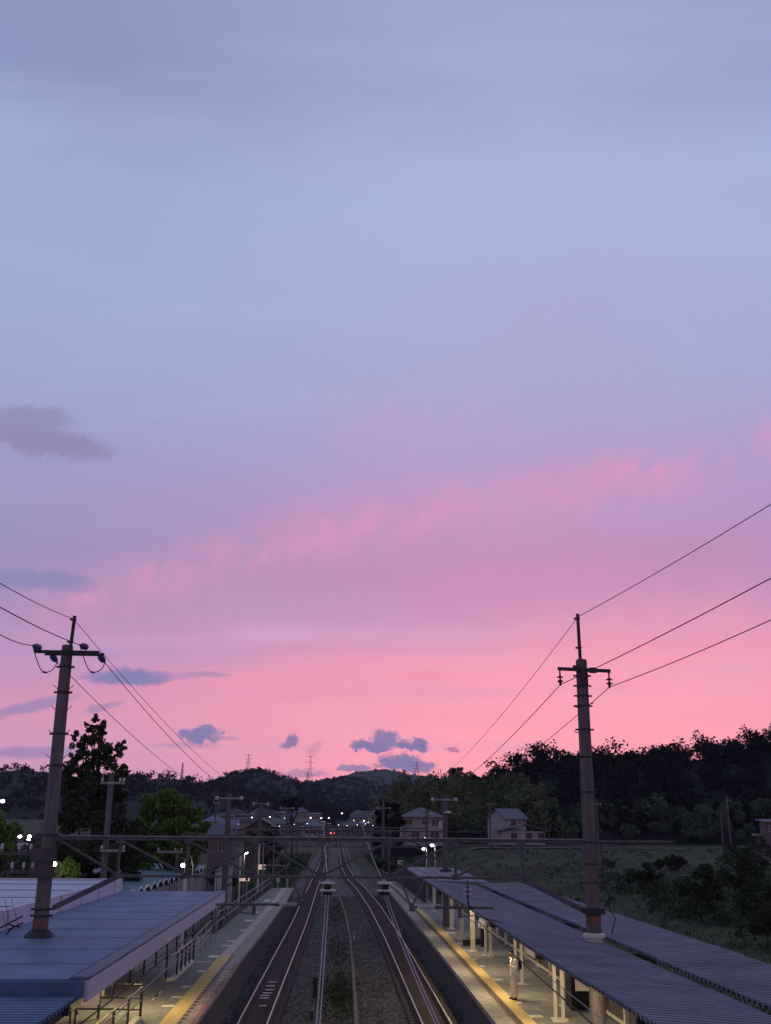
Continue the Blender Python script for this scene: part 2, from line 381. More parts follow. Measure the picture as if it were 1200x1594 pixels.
def interp(tab, y):
    if y <= tab[0][0]: return tab[0][1]
    for (a, u), (b, v) in zip(tab, tab[1:]):
        if y <= b: return u+(v-u)*smooth((y-a)/(b-a)) if False else u+(v-u)*(y-a)/(b-a)
    return tab[-1][1]

# ------------------------------------------------------------------ terrain
def gz(x, y):
    right = 3.7*smooth((x-13)/16)*smooth((y-55)/170)
    town = 8.0*smooth((y-390)/180)*smooth((abs(x-.5)-5)/9)*(1 if y < 700 else 0)
    return -.35+right+town-.15*smooth((y-60)/40)*(1 if abs(x) > 12 else 0)
xs = sorted(set([-4000, -2500, -1200, -700, -400, -250]+list(range(-160, 261, 4))+[300, 380, 500, 700, 1200, 2500, 4000]))
ys = sorted(set([-60, -20]+list(range(0, 320, 4))+[340, 380, 440, 520, 640, 800, 1100, 1600, 2500, 3200, 4000]))
mb = MB(); nx = len(xs)
mb.v = [(x, y, gz(x, y)+(random.uniform(-.12, .12) if x > 14 and 40 < y < 300 else 0)) for y in ys for x in xs]
mb.f = [(j*nx+i, j*nx+i+1, (j+1)*nx+i+1, (j+1)*nx+i) for j in range(len(ys)-1) for i in range(nx-1)]
struct(mb, 'ground', 'field', True)
XL = [(0, -2.98), (45, -2.97), (85, -2.5), (130, -2.3), (188, -1.95), (300, -1.9), (450, -1.2), (620, .8), (900, 6)]
XR = [(0, 4.18), (75, 4.22), (103, 4.0), (130, 3.42), (152, 2.62), (190, 2.1), (260, 2.2), (450, 2.7), (620, 4.6), (900, 10)]
YT = list(range(6, 320, 3))+list(range(320, 900, 20))
def ribbon(fa, fb, z, y0, y1, ystep=None):
    yy = [y for y in YT if y0 < y < y1]; yy = [y0]+yy+[y1]; mb = MB()
    for y in yy: mb.v += [(fa(y), y, z), (fb(y), y, z)]
    mb.f = [(2*i, 2*i+1, 2*i+3, 2*i+2) for i in range(len(yy)-1)]; return mb
LE = [(0, -4.45), (37, -4.47), (56, -4.38), (68, -4.14), (94, -3.88), (112, -3.92)]
RE = [(0, 5.55), (65, 5.68), (108, 5.60), (124, 5.16)]
le, re_ = (lambda y: interp(LE, y)), (lambda y: interp(RE, y))
xl, xr = (lambda y: interp(XL, y)), (lambda y: interp(XR, y))
struct(ribbon(lambda y: max(-9.5, le(y)-.8 if y < 112 else xl(y)-2.3), lambda y: re_(y)+.5 if y < 124 else xr(y)+2.2, -.30, 4, 880), 'ballast', 'ballast')
struct(ribbon(lambda y: xl(y)-.95, lambda y: xl(y)+.95, -.215, 4, 880), 'track_bed', 'rust_ballast')
struct(ribbon(lambda y: xr(y)-.95, lambda y: xr(y)+.95, -.215, 4, 880), 'track_bed', 'rust_ballast')
struct(ribbon(lambda y: -.15+.3*math.sin(y*.21), lambda y: 2.0+.25*math.sin(y*.33+1), -.292, 34, 122), 'soil', 'soil')
# loose ballast stones give the bed a broken surface
def stones(name, m, n, fx, y0, y1, z, s0):
    Y = y0+(y1-y0)*RNG.random(n)**1.6; X = np.array([fx(y, r) for y, r in zip(Y, RNG.random(n))])
    C = np.stack([X, Y, np.full(n, z)+RNG.uniform(0, .03, n)], 1); V, Fq = leaf_quads(C, s0, .8, 2.)
    o = fast_mesh(name, V, Fq, m); tag(o, 'loose grey ballast stones lying between and beside the rails', 'gravel', kind='stuff'); return o
stones('gravel', 'ballast_stone', 45000, lambda y, r: le(y)+.1+r*(re_(y)-le(y)-.2), 37, 120, -.29, .075)
def track(label, fx, group):
    t = thing('railway_track', label, 'railway track', (fx(40), 40, -.2), group)
    for s in (-1, 1):
        yy = [y for y in YT]; mb = MB(); top = MB()
        for i, y in enumerate(yy):
            x = fx(y)+s*.568; sx = .030
            mb.v += [(x-.07, y, -.2), (x+.07, y, -.2), (x+sx, y, -.006), (x-sx, y, -.006)]
            top.v += [(x-sx, y, 0), (x+sx, y, 0)]
            if i:
                k = i*4; mb.f += [(k-4+a, k-4+(a+1) % 4, k+(a+1) % 4, k+a) for a in range(4)]
                top.f.append((2*i-2, 2*i-1, 2*i+1, 2*i))
        r = build(mb, 'rail', 'rail_side', t); build(top, 'rail_head', 'rail_top', r)
    mb = MB(); y = 30.
    while y < 240:
        mb.box((fx(y), y, -.243), (2.0, .2, .07)); y += .62
    o = build(mb, 'sleepers', 'sleeper', t); o['kind'] = 'stuff'
    return t
track('left railway track with shiny rails running straight beside the left platform', xl, 'pair of railway tracks')
track('right railway track with shiny rails curving left beyond the right platform', xr, 'pair of railway tracks')

# ------------------------------------------------------------------ platforms
ZP = 1.1
def platform(name, label, edge, back, y0, y1, sgn, tact, extra):
    # sgn: direction from the platform edge towards the platform's back
    t = thing(name, label, 'platform', (edge(40)+sgn*2, 40, -.3))
    e = edge
    def rib(a, b, z, ya=y0, yb=y1): return ribbon(lambda y: min(a(y), b(y)), lambda y: max(a(y), b(y)), z, ya, yb)
    d = rib(lambda y: e(y)+sgn*.02, back, ZP); build(d, 'deck', 'asphalt_platform', t)
    w = MB()
    for fx, top in ((lambda y: e(y)+sgn*.03, ZP-.16), (back, ZP-.004)):
        yy = [y0]+[y for y in YT if y0 < y < y1]+[y1]; k = len(w.v)
        for y in yy: w.v += [(fx(y), y, -.5), (fx(y), y, top)]
        w.f += [(k+2*i, k+2*i+2, k+2*i+3, k+2*i+1) for i in range(len(yy)-1)]
    k = len(w.v); w.v += [(e(y1), y1, -.5), (back(y1), y1, -.5), (back(y1), y1, ZP-.004), (e(y1), y1, ZP-.004)]; w.f.append((k, k+1, k+2, k+3))
    build(w, 'wall', 'concrete_dark', t)
    # coping: real slab overhanging the wall by 6 cm
    yy = [y0]+[y for y in YT if y0 < y < y1]+[y1]; c = MB()
    for i, y in enumerate(yy):
        a, b = e(y)-sgn*.06, e(y)+sgn*.56
        c.v += [(a, y, ZP-.17), (b, y, ZP-.17), (b, y, ZP+.004), (a, y, ZP+.004)]
        if i: k = i*4; c.f += [(k-4+q, k-4+(q+1) % 4, k+(q+1) % 4, k+q) for q in range(4)]
    k = len(yy)*4-4; c.f += [(0, 1, 2, 3), (k+3, k+2, k+1, k)]
    build(c, 'coping', 'concrete_edge', t)
    for a, b, ya, yb, m, nm in tact:
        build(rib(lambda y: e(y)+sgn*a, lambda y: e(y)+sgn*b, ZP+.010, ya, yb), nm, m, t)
    for px, py, sx, sy in extra:
        p = atz(px, py, ZP); mk = MB(); mk.box((p.x, p.y, ZP+.006), (sx, sy, .008)); build(mk, 'painted_mark', 'paint_white', t)
    return t
bl = lambda y: interp([(0, -11.0), (60, -11.0), (66, -6.9), (77, -6.75), (112, -6.05)], y)
br = lambda y: interp([(0, 10.0), (84, 10.0), (92, 8.3), (124, 7.95)], y)
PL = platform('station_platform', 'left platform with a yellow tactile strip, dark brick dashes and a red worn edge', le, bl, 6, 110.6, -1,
    [(.56, 1.13, 30, 56, 'tactile_yellow', 'tactile_strip'), (.60, 1.12, 56.004, 110.4, 'tactile_unlit', 'tactile_strip')],
    [(263, 1566, .5, .34), (277, 1552, .5, .34), (292, 1536, .5, .36), (315, 1512, .45, .5), (334, 1489, .6, .8), (352, 1472, .45, .5), (359, 1465, .45, .4),
     (387, 1433, .55, 1.1), (416, 1402, .5, 1.4), (246, 1548, .08, 1.5), (242, 1552, .08, 1.5), (313, 1497, 1.0, .12), (378, 1448, .3, .6), (400, 1420, .3, .9)])
y = 33.
while y < 55.5: mb = MB(); mb.box((le(y)-.47, y, ZP+.007), (.17, .34, .009)); build(mb, 'brick_dash', 'brick_dark', PL); y += .68
y = 34.
while y < 53: mb = MB(); mb.box((le(y)-.02-random.uniform(0, .03), y, ZP+.007), (.12+random.uniform(-.03, .06), .62, .008)); build(mb, 'red_paint', 'edge_red', PL); y += .62
for px, py in ((354, 1513), (352, 1517), (349, 1521), (346, 1526)): p = atz(px, py, ZP); mb = MB(); mb.box((p.x, p.y, ZP+.008), (.3, .22, .009)); build(mb, 'painted_mark', 'paint_white', PL)
PR = platform('station_platform', 'right platform with a long yellow tactile strip and pale concrete edge', re_, br, 6, 123.4, 1,
    [(.62, .84, 10, 118, 'brick_dark', 'brick_strip'), (.86, 1.30, 10, 88, 'tactile_yellow', 'tactile_strip'), (.86, 1.30, 88.004, 123.2, 'tactile_unlit', 'tactile_strip')],
    [(770, 1525, .7, .5), (829, 1582, .7, .5), (811, 1532, .7, .16), (748, 1504, .35, .4), (735, 1493, .4, .3), (725, 1479, .4, .3), (714, 1469, .5, .5), (699, 1452, .7, .7),
     (685, 1442, .4, .4), (671, 1434, .4, .5), (804, 1561, .35, .4), (819, 1567, .9, .06), (821, 1571, .9, .06), (805, 1524, 1.6, .05), (822, 1557, 1.4, .05), (825, 1560, 1.4, .05), (930, 1576, .6, .3), (872, 1590, .5, .3), (655, 1396, .6, .9)])
for pl, g in ((PL, 0), (PR, 0)): pl['group'] = 'station platforms'

# ------------------------------------------------------------------ canopies
def corrugated(x0, x1, y0, y1, zf, pitch=.26, h=.072, th=.025):
    prof = []; y = y0
    while y < y1:
        for f, z in ((0, 0), (.28, 0), (.42, h), (.86, h)): prof.append((y+f*pitch, z))
        y += pitch
    prof.append((y, 0)); mb = MB(); n = len(prof)
    for y, z in prof: mb.v += [(x0, y, zf(x0)+z), (x1, y, zf(x1)+z), (x0, y, zf(x0)+z-th), (x1, y, zf(x1)+z-th)]
    for i in range(n-1):
        a, b = 4*i, 4*i+4; mb.f += [(a, a+1, b+1, b), (a+2, b+2, b+3, a+3), (a, b, b+2, a+2), (a+1, a+3, b+3, b+1)]
    mb.f += [(0, 2, 3, 1), (4*n-4, 4*n-3, 4*n-1, 4*n-2)]; return mb
# left: smooth blue roof and a lower ribbed one in front
LC = thing('platform_canopy', 'low blue metal canopy with a white fascia over the left platform', 'canopy', (-7, 36, 1.1))
mb = MB(); mb.box2((-9.55, 23.0, 4.30), (-4.98, 50.6, 4.40)); build(mb, 'roof', 'roof_blue', LC)
mb = MB(); mb.box2((-4.975, 22.98, 3.98), (-4.90, 50.62, 4.385)); build(mb, 'fascia', 'fascia', LC)
mb = MB(); mb.box2((-5.22, 23.0, 4.403), (-4.90, 50.6, 4.445)); build(mb, 'edge_trim', 'roof_lavender', LC)
mb = MB(); mb.box2((-5.30, 23.0, 4.402), (-5.225, 50.6, 4.425)); build(mb, 'gutter_line', 'roof_dark', LC)
mb = MB(); mb.box2((-9.5, 33.2, 4.402), (-5.31, 33.75, 4.410)); build(mb, 'seam', 'roof_lavender', LC)
mb = MB(); mb.box2((-9.5, 22.90, 4.06), (-4.98, 22.995, 4.375)); build(mb, 'step_flashing', 'roof_blue', LC)
for k in range(9): mb = MB(); mb.box2((-9.5, 25.4+2.75*k, 4.401), (-5.31, 25.43+2.75*k, 4.408)); build(mb, 'standing_seam', 'roof_blue', LC)
build(corrugated(-10.5, -5.08, 8.0, 22.85, lambda x: 4.04), 'ribbed_roof', 'roof_blue', LC)
mb = MB()
for y in (10, 16, 22.4, 29, 36, 43, 50): mb.box2((-10.3, y-.08, 3.83), (-5.1, y+.08, 4.04 if y < 22.9 else 4.28))
mb.box2((-5.35, 8.2, 3.80), (-5.2, 22.8, 4.05)); mb.box2((-5.3, 23, 3.99), (-5.15, 50.4, 4.29)); build(mb, 'beam', 'steel_dark', LC)
for y in (23.5, 30, 43, 50):
    mb = MB(); mb.tube((-8.6, y, 1.1), (-8.6, y, 4.3), .07); build(mb, 'post', 'white_paint_metal', LC)
mb = MB(); p = aty(166, 1536, 24.5); mb.box((-5.0, 25.6, 3.93), (.18, .12, .07)); build(mb, 'drain_outlet', 'porcelain', LC)
# right: two ribbed roofs meeting over a valley gutter
RC = thing('platform_canopy', 'long lavender blue ribbed metal canopy in two leaves over the right platform', 'canopy', (7.8, 40, 1.1))
zfr = lambda x: 4.42-.07*(x-5.1)
for a_, b_, dz_, m_ in ((8.0, 22.1, .016, 'roof_lavender'), (22.1, 31.1, .0, 'roof_worn'), (31.1, 44.3, .012, 'roof_lavender'), (44.3, 59.0, 0, 'roof_worn')):
    build(corrugated(5.1+dz_*2, 7.72, a_, b_+.02, lambda x: zfr(x)+dz_), 'ribbed_roof', m_, RC)
for a_, b_, dz_, m_ in ((8.0, 26.3, .0, 'roof_worn'), (26.3, 38.0, .014, 'roof_lavender'), (38.0, 57.5, 0, 'roof_worn')):
    build(corrugated(7.82, 9.95, a_, b_+.02, lambda x: 4.36+.03*(x-7.82)+dz_), 'ribbed_roof', m_, RC)
mb = MB(); mb.prism([(5.1, 4.40), (8.55, 4.34), (8.55, 4.42), (5.1, 4.50)], 'y', 59.2, 77.0); build(mb, 'flat_roof', 'roof_lavender', RC)
for x, a, b in ((5.75, 60, 70), (5.75, 72, 76), (6.5, 59.5, 66), (6.5, 67, 75.5), (7.25, 60, 76), (8.0, 59.5, 72)): mb = MB(); mb.box2((x-.03, a, 4.44), (x+.03, b, 4.515-.022*(x-5.1))); build(mb, 'seam', 'roof_dark', RC)
mb = MB(); mb.box2((7.62, 8.2, 4.04), (7.95, 57.4, 4.20)); build(mb, 'valley_gutter', 'gutter', RC)
mb = MB(); mb.box2((5.72, 8.2, 4.12), (5.86, 76.8, 4.33)); mb.box2((9.7, 8.2, 4.17), (9.82, 57.3, 4.38)); build(mb, 'edge_beam', 'steel_dark', RC)
mb = MB()
for y in (12, 20, 29.5, 38.3, 46.5, 55.7, 63.4, 69.3, 75.5): mb.bar((5.5, y, 4.14), (8.2, y, 4.0), .12, .2); mb.bar((7.9, y, 4.05), (9.75, y, 4.20), .12, .18) if y < 58 else None
build(mb, 'rafter', 'steel_dark', RC)
def hpost(x, y, top, pair):
    for dx in ((-.13, .13) if pair else (0,)):
        mb = MB()
        if pair: mb.box2((x+dx-.045, y-.09, ZP+.03), (x+dx+.045, y+.09, top))
        else: mb.box2((x-.11, y-.10, ZP+.03), (x+.11, y-.085, top)); mb.box2((x-.11, y+.085, ZP+.03), (x+.11, y+.10, top)); mb.box2((x-.02, y-.084, ZP+.03), (x+.02, y+.084, top))
        build(mb, 'post', 'white_paint_metal', RC)
    mb = MB(); mb.box((x, y, ZP+.02), (.55 if pair else .4, .42, .04)); build(mb, 'base_plate', 'white_paint_metal', RC)
for x, y, pr in ((7.85, 38.3, 1), (7.85, 46.3, 1), (7.93, 55.7, 1), (8.0, 22.2, 1), (7.85, 14, 1), (7.4, 57.6, 0), (7.52, 63.4, 0), (7.58, 69.3, 0), (7.69, 75.5, 0), (7.7, 82.3, 0)):
    hpost(x, y, 4.03 if y < 78 else 3.6, pr)
# strip lamps under both canopies (the lit lamps of the place)
def tube_light(x, y, z, label, group, power, colr=(1., .75, .36), L=1.25):
    t = thing('strip_light', label, 'strip light', (x, y, z), group)
    mb = MB(); mb.prism([(x-.10, z+.10), (x+.10, z+.10), (x+.04, z+.03), (x-.04, z+.03)], 'y', y-L/2, y+L/2); build(mb, 'housing', 'white_paint_metal', t)
    mb = MB(); mb.tube((x, y-L/2+.05, z), (x, y+L/2-.05, z), .02, n=8); build(mb, 'tube', 'lamp_tube', t)
    ld = bpy.data.lights.new('lamp_light', 'AREA'); ld.shape = 'RECTANGLE'; ld.size = .14; ld.size_y = L; ld.energy = power*5.2; ld.color = colr
    o = bpy.data.objects.new('lamp_light', ld); COL.objects.link(o); o.parent = t; o.location = (0, 0, -.035)
    return t
for i, (y, pw) in enumerate(((12, 20), (17.5, 22), (22.5, 26), (29, 30), (36, 30), (43, 28), (50, 24), (57, 18), (66, 9))):
    tube_light(6.45 if y != 22.5 else 6.9, y, 3.98 if y != 22.5 else 3.70, 'strip light hung beneath the ribbed right platform canopy', 'strip lights under the right canopy', pw)
for i, (y, pw) in enumerate(((27, 42), (33.5, 42), (40, 26))):
    tube_light(-6.9, y, 3.72, 'strip light hung beneath the blue left platform canopy', 'strip lights under the left canopy', pw)

# white station building left of the canopy
SB = thing('station_building', 'flat roofed white station building with a pale parapet beside the blue canopy', 'building', (-18, 42, -.3))
mb = MB(); mb.box2((-30, 30, -.4), (-9.62, 50.2, 4.78)); build(mb, 'wall', 'wall_plaster', SB)
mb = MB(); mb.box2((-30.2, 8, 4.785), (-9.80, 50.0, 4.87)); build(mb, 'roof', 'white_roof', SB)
mb = MB(); mb.box2((-9.79, 8, 4.30), (-9.56, 50.3, 4.95)); mb.box2((-30, 50.05, 4.79), (-9.80, 50.3, 4.95)); build(mb, 'parapet', 'fascia', SB)
mb = MB()
for i in range(6): mb.box2((-9.555, 33.0+i*3.1, 4.33), (-9.548, 33.03+i*3.1, 4.93))
build(mb, 'panel_joint', 'roof_dark', SB)
mb = MB()
for i in range(5): mb.box2((-29, 31+i*4, 4.872), (-9.9, 31.05+i*4, 4.90))
build(mb, 'roof_seam', 'steel_galv', SB)
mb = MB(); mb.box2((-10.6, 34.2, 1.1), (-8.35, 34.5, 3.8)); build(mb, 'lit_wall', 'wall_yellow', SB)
# television aerial lying on the roof edge
AE = thing('roof_aerial', 'black rod aerial leaning over the white parapet beside the left pole', 'aerial', (-9.45, 31.4, 4.4))
mb = MB(); a, b = aty(-20, 1455, 31.4), aty(35, 1426, 31.6); mb.tube(a, b, .022); build(mb, 'boom', 'black_paint', AE)
mb = MB(); mb.tube(aty(12, 1447.5, 31.4), aty(35.5, 1436, 31.6), .02); mb.tube(aty(13, 1439, 31.45), aty(31, 1443, 31.5), .02); mb.tube((-9.1, 31.5, 4.40), aty(22, 1440, 31.5), .02); build(mb, 'bracket', 'black_paint', AE)
mb = MB()
for q in ((7, 1400, 16, 1437), (18, 1398, 28, 1440), (2, 1416, 8, 1440)): mb.tube(aty(q[0], q[1], 31.4), aty(q[2], q[3], 31.5), .007, n=4)
build(mb, 'rod', 'steel_dark', AE)

# ------------------------------------------------------------------ poles and portals
def band(x, y, z, r, m, t, name='clamp_band', h=.06, ears=True):
    mb = MB(); mb.lathe((x, y, z), [(r+.012, -h/2), (r+.02, -h/2+.005), (r+.02, h/2-.005), (r+.012, h/2)], 14)
    if ears: mb.box((x-r-.05, y, z), (.09, .05, h)); mb.box((x+r+.05, y, z), (.09, .05, h))
    return build(mb, name, m, t)
def concrete_pole(x, y, z0, z1, r0, r1, label, group, tip=None, detail=True):
    t = thing('catenary_pole', label, 'pole', (x, y, z0), group)
    mb = MB(); mb.lathe((x, y, 0), [(r0+.02, z0), (r0, z0+.01), (r1, z1-.05), (r1*.85, z1)], 16); build(mb, 'shaft', 'concrete_pole', t, smooth=False)
    if tip:
        mb = MB(); dx = tip[0]; mb.bar((x+dx*.6, y-.06, z1-.7), (x+dx, y-.06, tip[1]), .085, .085); build(mb, 'tip_rod', 'steel_dark', t)
        mb = MB()
        for f in (.15, .5, .93): mb.box((x+dx*(.6+.4*f)-.03, y-.06, z1-.7+f*(tip[1]-z1+.7)), (.17, .12, .05))
        build(mb, 'rod_clamp', 'steel_dark', t)
    return t
def R_at(z, z0, z1, r0, r1): return r0+(r1-r0)*(z-z0)/(z1-z0)
def steps(t, x, y, zs, rr):
    for i, z in enumerate(zs):
        r = rr(z); mb = MB()
        for s in (-1, 1): mb.path([(x+s*r, y, z-.05), (x+s*(r+.11), y-.02, z+.05), (x+s*(r+.13), y-.02, z+.06)], .011, 5)
        build(mb, 'climbing_step', 'steel_dark', t)
def disc_string(c, n, axis, m='porcelain', r=.085, step=.12, rod=None):
    mb = MB(); prof = [(.02, 0)]
    for i in range(n): h = i*step+.03; prof += [(.025, h), (r*.9, h+.005), (r, h+.02), (.045, h+.05), (.035, h+.08)]
    prof.append((.018, n*step+.06)); mb.lathe(c, prof, 10, axis); return mb
G1 = 'concrete poles of the overhead line'
# left near pole
PLx, PLy, PLb, PLt = -8.05, 31.0, -.3, 12.50
LP = concrete_pole(PLx, PLy, PLb, PLt, .235, .165, 'thick left concrete pole rising through the blue canopy beside the white parapet', G1, tip=(.14, 13.38))
rr = lambda z: R_at(z, PLb, PLt, .235, .165)
for z in (4.95, 5.12, 6.0, 7.08, 9.0, 9.9, 11.1, 12.28, 11.85): band(PLx, PLy, z, rr(z), 'steel_dark', LP)
steps(LP, PLx, PLy, (9.25, 9.95, 10.65, 11.25), rr)
mb = MB(); mb.lathe((PLx, PLy, 4.76), [(rr(4.8)+.006, -.1), (rr(4.8)+.008, .1)], 16); build(mb, 'reflective_band', 'orange_band', LP)
mb = MB(); mb.lathe((PLx, PLy, 4.41), [(.42, 0), (.40, .03), (.27, .17), (rr(4.6)+.008, .20)], 14); build(mb, 'roof_collar', 'steel_dark', LP)
mb = MB(); mb.box2((-8.95, 30.76, 12.22), (-7.05, 30.83, 12.31)); mb.box2((-8.75, 31.17, 12.22), (-7.0, 31.24, 12.31)); build(mb, 'crossarm', 'steel_dark', LP)
INS = {}
for nm, c, ax in (('a', (-8.78, 30.72, 12.36), (-.35, -.9, .05)), ('b', (-8.55, 31.25, 12.22), (.25, .85, -.42)), ('c', (-7.42, 30.72, 12.40), (-.35, -.9, .05)), ('d', (-7.12, 31.25, 12.22), (.25, .85, -.40))):
    v = Vector(ax).normalized(); mb = MB(); mb.lathe(c, [(.03, -.02), (.08, 0), (.10, .05), (.10, .16), (.08, .24), (.05, .28), (.03, .34)], 12, v)
    build(mb, 'insulator', 'porcelain_blue', LP); INS[nm] = Vector(c)+v*.34
for a, b in (('a', 'b'), ('c', 'd')):
    p, q = INS[a], INS[b]; pts = []
    for i in range(13):
        f = i/12; pts.append(p.lerp(q, f)+Vector((.02*math.sin(f*9), 0, -.52*math.sin(math.pi*f)**.75)))
    mb = MB(); mb.path(pts, .014, 6); mb.lathe(pts[7], [(.012, -.1), (.03, -.08), (.03, .08), (.012, .1)], 6, pts[8]-pts[6]); build(mb, 'jumper_wire', 'wire', LP)
for z, x0 in ((6.55, -9.35), (6.06, -8.98)):
    mb = MB(); mb.box2((x0, 30.70, z), (-7.75, 30.78, z+.09)); build(mb, 'crossarm', 'concrete_dark', LP)
    for k, xx in enumerate([x0+.1, (x0-8.2)/2, -8.45] if z > 6.3 else [x0+.06, -8.6, -8.35]):
        mb = MB(); mb.lathe((xx, 30.74, z+.09), [(.012, 0), (.012, .06), (.05, .07), (.055, .1), (.03, .13), (.05, .15), (.035, .2), (.02, .21)], 8); build(mb, 'pin_insulator', 'porcelain', LP)
mb = MB(); mb.box2((-8.4, 30.60, 6.42), (-7.7, 30.69, 6.74)); mb.box2((-8.42, 30.62, 5.95), (-7.72, 30.69, 6.22)); build(mb, 'bracket', 'concrete_dark', LP)
# right near pole
PRx, PRy, PRb, PRt = 7.44, 31.0, -.3, 12.30
RP = concrete_pole(PRx, PRy, PRb, PRt, .240, .170, 'thick right concrete pole rising through the valley of the lavender canopy', G1, tip=(-.06, 13.70))
rr2 = lambda z: R_at(z, PRb, PRt, .240, .170)
for z in (5.05, 5.9, 6.4, 7.0, 8.4, 9.4, 10.2, 10.9, 11.2, 11.5, 11.8): band(PRx, PRy, z, rr2(z), 'steel_dark', RP, ears=z > 9, h=.05)
mb = MB()
for z, s in ((10.95, 1), (9.52, 1), (10.85, -1), (8.45, 1), (10.1, -1)): r = rr2(z); mb.path([(PRx+s*r, PRy, z), (PRx+s*(r+.1), PRy, z+.03), (PRx+s*(r+.14), PRy, z+.04)], .013, 5)
build(mb, 'climbing_step', 'steel_dark', RP)
mb = MB(); mb.lathe((PRx, PRy, 4.90), [(rr2(4.9)+.006, -.12), (rr2(4.9)+.008, .12)], 16); build(mb, 'reflective_band', 'orange_band', RP)
mb = MB(); mb.lathe((PRx, PRy, 4.22), [(rr2(4.2)+.05, 0), (rr2(4.2)+.05, .2), (rr2(4.4)+.10, .21), (rr2(4.4)+.10, .30), (rr2(4.4)+.02, .33)], 14); build(mb, 'roof_collar', 'white_paint_metal', RP)
mb = MB(); mb.box2((PRx-.28, PRy-.27, 5.05), (PRx+.28, PRy+.27, 5.22)); build(mb, 'brace_clamp', 'steel_dark', RP)
mb = MB(); mb.bar((6.66, 30.78, 11.98), (8.26, 30.78, 11.93), .07, .10); build(mb, 'crossarm', 'steel_dark', RP)
mb = MB(); mb.box((7.22, 30.74, 12.0), (.2, .08, .16)); mb.box((7.72, 30.74, 11.94), (.22, .08, .16)); mb.box((7.45, 30.76, 11.72), (.22, .06, .5)); build(mb, 'bracket', 'steel_dark', RP)
for x, z in ((6.72, 11.96), (8.21, 11.91)):
    mb = MB(); mb.tube((x, 30.78, z), (x, 30.78, z-.18), .025, n=6); mb.lathe((x, 30.78, z-.43), [(.03, -.06), (.035, 0), (.05, .04), (.02, .05), (.10, .06), (.10, .075), (.03, .12), (.02, .17), (.10, .18), (.10, .195), (.03, .24), (.02, .27)], 10)
    build(mb, 'insulator', 'steel_dark', RP)
mb = MB(); pts = [(PRx+.27, 30.85, 6.9), (PRx+.30, 30.8, 6.5), (PRx+.27, 30.8, 6.0), (PRx+.42, 30.75, 5.6), (PRx+.36, 30.72, 5.3), (PRx+.55, 30.7, 4.95), (PRx+.42, 30.7, 4.55)]; mb.path(pts, .016, 5); build(mb, 'hanging_cable', 'wire', RP)

def truss(label, x0, x1, y, zt, zb, arms=True, group='lattice beams across the tracks'):
    t = thing('lattice_beam', label, 'lattice beam', ((x0+x1)/2, y, zb), group); n = 8; dx = (x1-x0)/n; ya = yb = y
    for yy in (ya,):
        mb = MB(); xe = x1+2.6 if yy == ya and arms else x1+.3; mb.box2((x0-.1, yy-.05, zt-.11), (x1+.3, yy+.06, zt-.012)); mb.box2((x1+.3, yy-.05, zt-.08), (xe, yy+.05, zt-.014)) if arms else None; o = build(mb, 'top_chord', 'truss_steel', t)
        mb = MB(); mb.box2((x0+.2, yy-.10, zt-.010), (x1+.3, yy+.10, zt+.010)); build(mb, 'chord_flange', 'truss_top', o)  # lighter than the chord: the bright highlight along the top is painted in
        mb = MB(); mb.box2((x0+dx-.15, yy-.05, zb-.035), (x1-dx+.15, yy+.05, zb+.035)); build(mb, 'bottom_chord', 'truss_steel', t)
        for i in range(n):
            a = x0+i*dx
            mb = MB()
            if i < n/2: mb.bar((a+.25 if i == 0 else a+.08, yy, zt-.14), (a+dx-.05, yy, zb+.05), .05, .06)
            else: mb.bar((a+dx-(.25 if i == n-1 else .08), yy, zt-.14), (a+.05, yy, zb+.05), .05, .06)
            build(mb, 'diagonal', 'truss_steel', t)
        for i in range(1, n):
            mb = MB(); mb.box2((x0+i*dx-.035, yy-.03, zb+.05), (x0+i*dx+.035, yy+.03, zt-.14)); build(mb, 'vertical', 'truss_steel', t)
    for s, xx, xp in ((1, x0+dx, x0+.2), (-1, x1-dx, x1-.2)):
        mb = MB(); mb.bar((xx, y, zb-.02), (xp, y, zb-.85), .10, .14); build(mb, 'knee_brace', 'truss_steel', t)
    mb = MB()
    for i in range(1, n): mb.box2((x0+i*dx-.11, y-.065, zb-.06), (x0+i*dx+.11, y-.052, zb+.10)); mb.box2((x0+i*dx-.11, y-.075, zt-.20), (x0+i*dx+.11, y-.062, zt-.03))
    build(mb, 'gusset_plates', 'truss_steel', t)['kind'] = 'stuff'
    return t
T1 = truss('near black lattice beam spanning between the two thick poles', PLx+.1, PRx-.1, 31, 7.07, 6.0)
